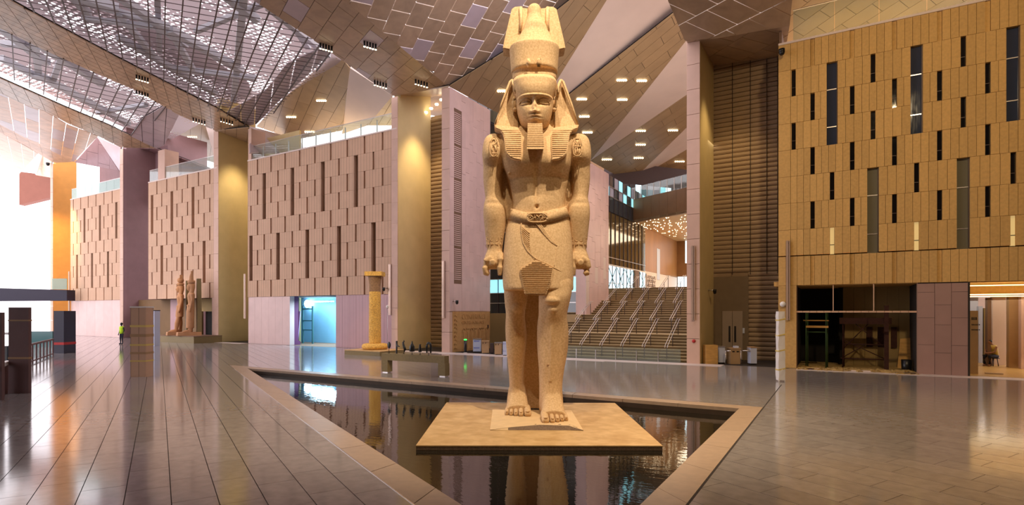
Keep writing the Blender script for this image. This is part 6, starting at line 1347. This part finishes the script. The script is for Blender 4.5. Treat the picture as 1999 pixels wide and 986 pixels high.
# ---- standing statue pair on a platform
q0, q1 = floorP(308, 672), floorP(410, 670)
py_ = V0 - 1.1; pu0, pu1 = uOf(308, py_ - 1.3), uOf(410, py_)
pp = thing('statue_platform', ((pu0 + pu1) / 2, py_, 0), 'low dark platform under the pair of standing statues', 'platform'); m = MB(); m.box((pu0, py_ - 1.4, 0), (pu1, V0 + .02, .56)); m.build('base', M['bench'], pp); m = MB(); m.box((pu0 - .02, py_ - 1.42, .56), (pu1 + .02, V0 + .02, .62)); m.build('top_slab', M['facade_back'], pp)
def pairstat(px, py0, tall, crown, label, X0, rose):
    b = onV(px, 655, py_ - .45); r = thing('standing_statue', (b.x, b.y, .62), label, 'statue', 0); sc = tall / 6.0; A2 = math.radians(-22)
    fw = Vector((math.sin(A2), -math.cos(A2), 0)); sd = Vector((math.cos(A2), math.sin(A2), 0)); o = Vector((b.x, b.y, .62))
    W_ = lambda x, y, z: o + sd * x * sc + fw * y * sc + Vector((0, 0, z * sc))
    def rr(lst, mb, n=20):
        mb.rings([[W_(cx + rx * math.cos(2 * math.pi * k / n), cy + ry * math.sin(2 * math.pi * k / n), z) for k in range(n)] for z, cx, cy, rx, ry in lst])
    m = MB(); m.hexa([W_(-.6, -.8, 0), W_(.6, -.8, 0), W_(.6, 1.2, 0), W_(-.6, 1.2, 0)], [W_(-.57, -.78, .32), W_(.57, -.78, .32), W_(.57, 1.15, .32), W_(-.57, 1.15, .32)]); fixn(m.build('base_block', M['pairstone'], r))
    m = MB(); m.hexa([W_(-.3, -.85, .3), W_(.3, -.85, .3), W_(.3, -.45, .3), W_(-.3, -.45, .3)], [W_(-.22, -.8, 5.4), W_(.22, -.8, 5.4), W_(.22, -.45, 5.4), W_(-.22, -.45, 5.4)]); fixn(m.build('back_pillar', M['bench'], r))
    m = MB()
    st_ = .42 if not rose else .12
    for s_, f0 in ((-.2, 0), (.2, st_)):
        rr([(.3, s_, f0 + .05, .17, .2), (.55, s_, f0 * .95, .13, .16), (1.2, s_, f0 * .75, .19, .22), (1.7, s_, f0 * .55, .16, .18), (2.5, s_, f0 * .3, .24, .27), (2.9, s_, .1, .25, .28)], m); rr([(.3, s_, f0 + .25, .16, .42), (.42, s_, f0 + .25, .15, .38), (.55, s_, f0 + .12, .12, .22)], m)
    rr([(1.8 if not rose else .7, 0, .1, .42 if not rose else .36, .34), (2.3, 0, .08, .45, .34), (2.75, 0, .03, .42, .30), (3.05, 0, 0, .34, .26), (3.4, 0, .02, .38, .28), (3.75, 0, .02, .5, .32), (3.95, 0, 0, .56, .28), (4.05, 0, 0, .4, .22), (4.12, 0, 0, .18, .18), (4.3, 0, .02, .17, .17)], m, 24)
    for s_ in (-1, 1):
        m.tube([W_(s_ * .5, 0, 3.92), W_(s_ * .58, -.02, 3.4), W_(s_ * .56, .06, 3.0), W_(s_ * .52, .16, 2.5)], [.15 * sc, .14 * sc, .12 * sc, .09 * sc], 10); m.ell(W_(s_ * .52, .2, 2.38), (.11 * sc, .11 * sc, .15 * sc))
    bo2 = fixn(m.build('body', M['pairstone'], r)); rmm = bo2.modifiers.new('remesh', 'REMESH'); rmm.mode = 'VOXEL'; rmm.voxel_size = .045; rmm.use_smooth_shade = True
    m = MB(); rr([(4.2, 0, .05, .16, .2), (4.35, 0, .1, .22, .26), (4.55, 0, .1, .25, .28), (4.75, 0, .08, .24, .27), (4.85, 0, .05, .2, .22)], m); m.ell(W_(0, .36, 4.5), (.05, .05, .08)); fixn(m.build('head', M['pairstone'], r))
    m = MB(); rr([(3.8, 0, .0, .40, .15), (4.1, 0, -.02, .42, .2), (4.5, 0, -.05, .36, .26), (4.85, 0, -.02, .30, .30), (4.95, 0, -.02, .2, .2)], m); fixn(m.build('headcloth', M['pairstone'], r))
    m = MB()
    if crown: rr([(4.9, 0, 0, .3, .3), (5.2, 0, 0, .33, .33), (5.22, 0, 0, .2, .2), (5.55, 0, 0, .17, .17), (5.85, 0, 0, .1, .1)], m); m.hexa([W_(-.3, -.1, 5.1), W_(.3, -.1, 5.1), W_(.3, .05, 5.1), W_(-.3, .05, 5.1)], [W_(-.2, -.1, 6.1), W_(.2, -.1, 6.1), W_(.2, .05, 6.1), W_(-.2, .05, 6.1)])
    else: rr([(4.9, 0, 0, .28, .28), (5.1, 0, 0, .34, .34), (5.15, 0, 0, .22, .22)], m); m.ell(W_(0, 0, 5.42), (.3 * sc, .3 * sc, .28 * sc)); m.hexa([W_(.05, -.15, 5.4), W_(.22, -.15, 5.4), W_(.22, .1, 5.4), W_(.05, .1, 5.4)], [W_(.1, -.15, 5.95), W_(.3, -.15, 5.95), W_(.3, .1, 5.95), W_(.1, .1, 5.95)])
    fixn(m.build('crown', M['pairstone'], r))
pairstat(353, 560, 5.45, False, 'red brown standing king statue with round crown, striding, left of the pair', 0, False)
pairstat(374, 556, 5.6, True, 'slender standing statue with tall crown at the right of the pair', 0, True)
spot('pair_spot', (uOf(360, V0) + 5, V0 - 9, 9), (uOf(363, V0), py_, 3), 900, (1, .76, .5), 40, .5, .1)
# ---- left end: wrapped posts, kiosks, fence, worker
def kiosk(px0, px1, pyb, pyt, mat, label, bands=None, name='wrapped_kiosk', cat='kiosk', dep=.5, capm=None):
    a, b = floorP(px0, pyb), floorP(px1, pyb); h = (pyb - pyt) / (pyb - HY) * EYE; d = (b - a).normalized(); n = Vector((-d.y, d.x, 0)); r = thing(name, (a + b) / 2, label, cat)
    def bx(z0, z1, e, nm, mt): m = MB(); q_ = [a - d * e - n * e, b + d * e - n * e, b + d * e + n * (dep + e), a - d * e + n * (dep + e)]; m.hexa([v + Vector((0, 0, z0)) for v in q_], [v + Vector((0, 0, z1)) for v in q_]); m.build(nm, mt, r)
    bx(0, h, 0, 'body', mat)
    for z0, z1, mt in bands or (): bx(z0 * h, z1 * h, .012, 'band', M[mt])
    if capm: bx(h, h + .06, .02, 'top_cap', M[capm])
    return r
kiosk(17, 56, 768, 600, M['kiosk'], 'tall mauve brown wrapped pillar in front of the bright open end', ((.40, .42, 'card'), (.84, .855, 'card')), dep=.12)
kiosk(105, 125, 690, 607, M['navybeam'], 'dark tall cabinet before the orange wall', ((.2, .26, 'red'),), 'tall_cabinet', 'cabinet', dep=1)
kiosk(255, 285, 736, 601, M['facade_l'], 'tall tan post wrapped in clear plastic with yellow tape bands', ((.22, .24, 'yellowtape'), (.45, .475, 'yellowtape'), (.58, .62, 'card'), (.72, .75, 'yellowtape'), (.33, .36, 'card')), capm='white')
kiosk(288, 302, 676, 607, M['bluewhite'], 'pale blue wrapped post just behind the tan wrapped post', (), capm='navy', dep=.7)
kiosk(-8, 4, 782, 610, M['kiosk'], 'brown wrapped pillar cut by the left edge of the picture', dep=.1)
kiosk(60, 103, 678, 647, M['teal'], 'low dark counter behind the fence in the bright open end', (), 'low_counter', 'counter', dep=1.5)
kiosk(-5, 14, 716, 676, M['black'], 'low black object at the far left beside the tall wrapped pillar', (), 'black_bin', 'bin', dep=.6)
fn = thing('barrier_fence', floorP(80, 702), 'low dark barrier fence receding beside the tall wrapped pillar', 'fence')
f0, f1 = floorP(56, 712), floorP(104, 694)
for k in range(8):
    p = f0.lerp(f1, k / 7); m = MB(); m.box((p.x - .03, p.y - .03, 0), (p.x + .03, p.y + .03, .95)); m.build('slat', M['kiosk'], fn)
m = MB(); m.bar(f0 + Vector((0, 0, 1.0)), f1 + Vector((0, 0, 1.0)), .1, .1); m.build('top_rail', M['kiosk'], fn); m = MB(); m.bar(f0 + Vector((0, 0, .12)), f1 + Vector((0, 0, .12)), .06, .06); m.build('bottom_rail', M['kiosk'], fn)
fn = thing('barrier_fence', floorP(10, 775), 'nearer low barrier fence at the left edge of the picture', 'fence')
f0, f1 = floorP(-30, 795), floorP(17, 765)
for k in range(7): p = f0.lerp(f1, k / 6); m = MB(); m.box((p.x - .05, p.y - .05, 0), (p.x + .05, p.y + .05, .95)); m.build('slat', M['kiosk'], fn)
m = MB(); m.bar(f0 + Vector((0, 0, 1.0)), f1 + Vector((0, 0, 1.0)), .12, .12); m.build('top_rail', M['white'], fn)
def person(p, face, label, sit=False, top='hivis', legs='navy', helmet=None):
    r = thing('person', p, label, 'person', 0); f = Vector(face).normalized(); s = Vector((-f.y, f.x, 0)); W_ = lambda x, y, z: Vector(p) + s * x + f * y + Vector((0, 0, z))
    m = MB(); t = MB()
    if not sit:
        for q_ in (-1, 1):
            m.tube([W_(.1 * q_, 0, .9), W_(.11 * q_, .03, .5), W_(.11 * q_, 0, .09)], [.09, .065, .045], 8); m.ell(W_(.11 * q_, .06, .05), (.06, .1, .05)); m.tube([W_(.2 * q_, 0, 1.42), W_(.25 * q_, -.02, 1.15), W_(.24 * q_, .08, .88)], [.055, .045, .035], 8); m.ell(W_(.24 * q_, .1, .80), (.04, .04, .07))
        m.rings([[W_(.17 * w_ * math.cos(a), .11 * w_ * math.sin(a) + y, z) for a in np.linspace(0, 2 * math.pi, 16, endpoint=False)] for z, w_, y in ((.85, .9, 0), (.98, 1, 0), (1.15, .85, 0), (1.35, 1.1, 0), (1.46, 1, 0), (1.52, .4, 0), (1.6, .35, .01))])
        t.rings([[W_(.20 * w_ * math.cos(a), .14 * w_ * math.sin(a) + y, z) for a in np.linspace(0, 2 * math.pi, 16, endpoint=False)] for z, w_, y in ((.88, 1, 0), (1.1, .95, 0), (1.35, 1.12, 0), (1.47, 1, 0), (1.5, .6, 0))]); hc = W_(0, .02, 1.68)
    else:
        for q_ in (-1, 1):
            m.tube([W_(.1 * q_, 0, .5), W_(.14 * q_, .42, .5), W_(.13 * q_, .40, .08)], [.09, .07, .045], 8); m.ell(W_(.13 * q_, .46, .05), (.05, .11, .05)); m.tube([W_(.19 * q_, .1, .98), W_(.24 * q_, .25, .72), W_(.08 * q_, .42, .66)], [.055, .045, .035], 8); m.ell(W_(.05 * q_, .45, .66), (.05, .05, .04))
        m.rings([[W_(.17 * w_ * math.cos(a), .12 * w_ * math.sin(a) + y, z) for a in np.linspace(0, 2 * math.pi, 16, endpoint=False)] for z, w_, y in ((.42, .9, 0), (.55, 1, 0), (.75, .9, .03), (.95, 1.1, .1), (1.04, .9, .14), (1.08, .4, .17), (1.14, .35, .2))])
        t.rings([[W_(.19 * w_ * math.cos(a), .145 * w_ * math.sin(a) + y, z) for a in np.linspace(0, 2 * math.pi, 16, endpoint=False)] for z, w_, y in ((.48, 1, 0), (.75, .95, .03), (.95, 1.12, .1), (1.05, .95, .14))]); hc = W_(0, .26, 1.2)
    m.ell(hc, (.08, .095, .115), 14, 10); m.ell(hc + f * .1 - Vector((0, 0, .01)), (.015, .02, .02), 6, 4)
    o = fixn(m.build('body', M['skin' if sit else legs], r)); q_ = o.modifiers.new('remesh', 'REMESH'); q_.mode = 'VOXEL'; q_.voxel_size = .02; q_.use_smooth_shade = True
    fixn(t.build('vest', M[top], r)); m = MB(); m.ell(hc + Vector((0, 0, .03)) - f * .015, (.088, .10, .105), 12, 8); m.build('hair' if not helmet else 'helmet', M[helmet or 'black'], r)
    if sit:
        m = MB()
        for q2 in (-1, 1): m.tube([W_(.1 * q2, -.02, .5), W_(.14 * q2, .43, .505), W_(.13 * q2, .41, .12)], [.105, .085, .06], 8)
        m.build('trousers', M['navy'], r)
    return r
person(floorP(238, 672), (.2, -1, 0), 'standing person in a yellow green vest and dark trousers beside the mauve wall')
sv = V0 + 6.2; spx = onV(1942, 690, sv); person((spx.x, sv, 0), (-.8, -.6, 0), 'seated person in a yellow top leaning forward in the lit corridor', True, 'yellowtape')
r = thing('stool', (spx.x, sv, 0), 'small dark stool under the seated person', 'stool'); m = MB(); m.tube([(spx.x, sv, .38), (spx.x, sv, .42)], .2, 14); m.build('seat', M['steel_dark'], r)
for k in range(3): a = 2.1 * k; m = MB(); m.tube([(spx.x + .15 * math.cos(a), sv + .15 * math.sin(a), 0), (spx.x + .1 * math.cos(a), sv + .1 * math.sin(a), .38)], .02, 6); m.build('leg', M['steel_dark'], r)
# stone sign block in corridor
a, b = uOf(1893, V0 + 1.2), uOf(1910, V0 + 1.2); r = thing('sign_block', ((a + b) / 2, V0 + 1.2, 0), 'tall tan sign slab with small dark lettering at the corridor entrance', 'sign'); m = MB(); m.box((a, V0 + 1.2, 0), (b, V0 + 1.5, 2.75)); m.build('slab', M['card'], r)
q = MB()
for z, n in ((2.35, 4), (2.12, 6), (1.9, 6)):
    for k in range(n): q.box((a + .07 + k * .05, V0 + 1.185, z), (a + .1 + k * .05, V0 + 1.198, z + (.12 if n == 4 else .05)))
q.build('printed_stroke', M['black'], r)
p = floorP(1942, 731); m = MB(); m.box((p.x - .3, p.y, .012), (p.x + .3, p.y + .2, .05)); tag(m.build('floor_brick', M['kerb']), 'small flat block lying on the floor at the corridor entrance', 'block')
# ---- scaffold opening: frames, mullions, scaffolds, debris
fr = empty('window_4', ((uo0 + uo1) / 2, V0 + .1, 0), label='unglazed shopfront frame with a pale transom over the scaffold opening', cat='window frame', kind='structure')
zt_ = EYE
boxpiece('transom', (uo0, V0 + .05, zt_ - .03), (uo1, V0 + .13, zt_ + .05), M['facade_l'], fr)
for px in (1556, 1627, 1706, 1791): u = uOf(px, V0 + .1); boxpiece('mullion', (u - .02, V0 + .06, zt_ if px not in (1556, 1791) else 0), (u + .02, V0 + .12, zS), M['facade_l'] if px != 1556 else M['facade_back'], fr)
def scaffold(px0, px1, v, h, mats, label, rungs, cross=(), legs_mid=()):
    a, b = uOf(px0, v), uOf(px1, v); r = thing('scaffold', ((a + b) / 2, v, 0), label, 'scaffold')
    for x in (a, b): 
        for dv_ in (0, .5): m = MB(); m.tube([(x + dv_ * .1, v + dv_, 0), (x + dv_ * .1, v + dv_, h)], .03, 8); m.build('upright', M[mats[0]], r)
    for z, e, mt in rungs: m = MB(); m.tube([(a - e, v, z), (b + e, v, z)], .028, 8); m.build('ledger', M[mt], r)
    for (f0, z0, f1, z1) in cross: m = MB(); m.tube([(a + (b - a) * f0, v + .05, z0), (a + (b - a) * f1, v + .05, z1)], .025, 6); m.build('brace', M[mats[1]], r)
    return r, a, b
r, a, b = scaffold(1574, 1613, V0 + .9, 2.75, ('greenpole', 'rust'), 'narrow green tube scaffold in the dark left part of the opening', ((2.68, 0, 'ply'), (2.28, .12, 'ply'), (1.72, 0, 'greenpole')))
m = MB(); m.box((a, V0 + .85, 1.93), (b + .1, V0 + 1.3, 2.03)); m.build('plank', M['ply'], r)
r, a, b = scaffold(1646, 1731, V0 + 1.6, 2.35, ('rust', 'rust'), 'wide rusty scaffold with crossed braces and a timber beam', ((1.15, 0, 'rust'), (.45, .1, 'rust')), ((0, .9, .62, 2.2), (.25, 2.2, .98, 1.0), (0, .5, .5, 1.1), (0, 1.35, .95, .5)))
m = MB(); m.box((a - .15, V0 + 1.5, 2.12), (b + .2, V0 + 1.75, 2.42)); m.build('timber_beam', M['rust'], r); m = MB(); m.box((b - .1, V0 + 1.4, 0), (b + .08, V0 + 1.55, 3.0)); m.build('post', M['rust'], r)
for i, (px, w_) in enumerate(((1698, 12), (1721, 14), (1746, 12))):
    v = V0 + 3.1; a, b = uOf(px - w_ / 2, v), uOf(px + w_ / 2, v); m = MB(); m.box((a, v, .95), (b, v + .08, 1.95)); tag(m.build('dark_wall_panel', M['rust']), 'dark reddish panel on the back wall behind the scaffold, %s of three' % ('first', 'middle', 'last')[i], 'panel')
v = V0 + 2.6; a, b = uOf(1752, v), uOf(1784, v); m = MB(); m.prism([(a, v, 0), (b, v, 0), (b - .1, v + .4, 1.45), (a + .15, v + .4, 1.4)], (0, .03, 0)); tag(fixn(m.build('leaning_board', M['ply'])), 'pale plywood sheet leaning on the back wall by the mauve block', 'board')
v = V0 + 1.4; a, b = uOf(1764, v), uOf(1776, v); m = MB(); m.lathe([(.17, 0), (.19, .02), (.21, .5), (.19, .5), (.17, .1)], ((a + b) / 2, v, .01), 18); tag(m.build('black_bucket', M['black']), 'black bucket at the right end of the scaffold opening', 'bucket')
db_ = MB()
for k in range(170):
    u = rng.uniform(uo0 + .1, uo1 - .1); v = V0 + rng.uniform(-.25, 1.2) if k % 4 else V0 + rng.uniform(-.5, 0); s_ = rng.uniform(.02, .12); a = rng.uniform(0, 3.1); z = .012
    dx, dy = math.cos(a) * s_ * 2, math.sin(a) * s_ * 2; ex, ey = -math.sin(a) * s_, math.cos(a) * s_; zz = rng.uniform(.01, .07)
    db_.hexa([(u - dx - ex, v - dy - ey, z), (u + dx - ex, v + dy - ey, z), (u + dx + ex, v + dy + ey, z), (u - dx + ex, v - dy + ey, z)], [(u - dx * .8 - ex * .8, v - dy - ey * .8, z + zz), (u + dx * .8 - ex * .8, v + dy - ey * .8, z + zz * .6), (u + dx * .7 + ex, v + dy * .7 + ey, z + zz), (u - dx + ex, v - dy + ey, z + zz * .4)])
tag(db_.build('rubble', M['soil']), 'sandy rubble and scraps along the scaffold opening', 'rubble', kind='stuff')
for i, (x0, x1, dy, mt, nm_) in enumerate(((1562, 1600, -.1, 'facade_l', 'pale'), (1568, 1590, -.25, 'rust', 'reddish'), (1662, 1700, -.15, 'parapet', 'white'), (1745, 1788, -.2, 'steel_dark', 'dark'))):
    a, b = uOf(x0, V0 + dy), uOf(x1, V0 + dy); m = MB(); m.hexa([(a, V0 + dy - .1, .013), (b, V0 + dy - .16, .013), (b, V0 + dy + .1, .013), (a, V0 + dy + .05, .013)], [(a, V0 + dy - .1, .05), (b, V0 + dy - .16, .06), (b, V0 + dy + .1, .06), (a, V0 + dy + .05, .05)]); tag(m.build('floor_board', M[mt]), '%s flat board lying at the edge of the scaffold opening' % nm_, 'board')
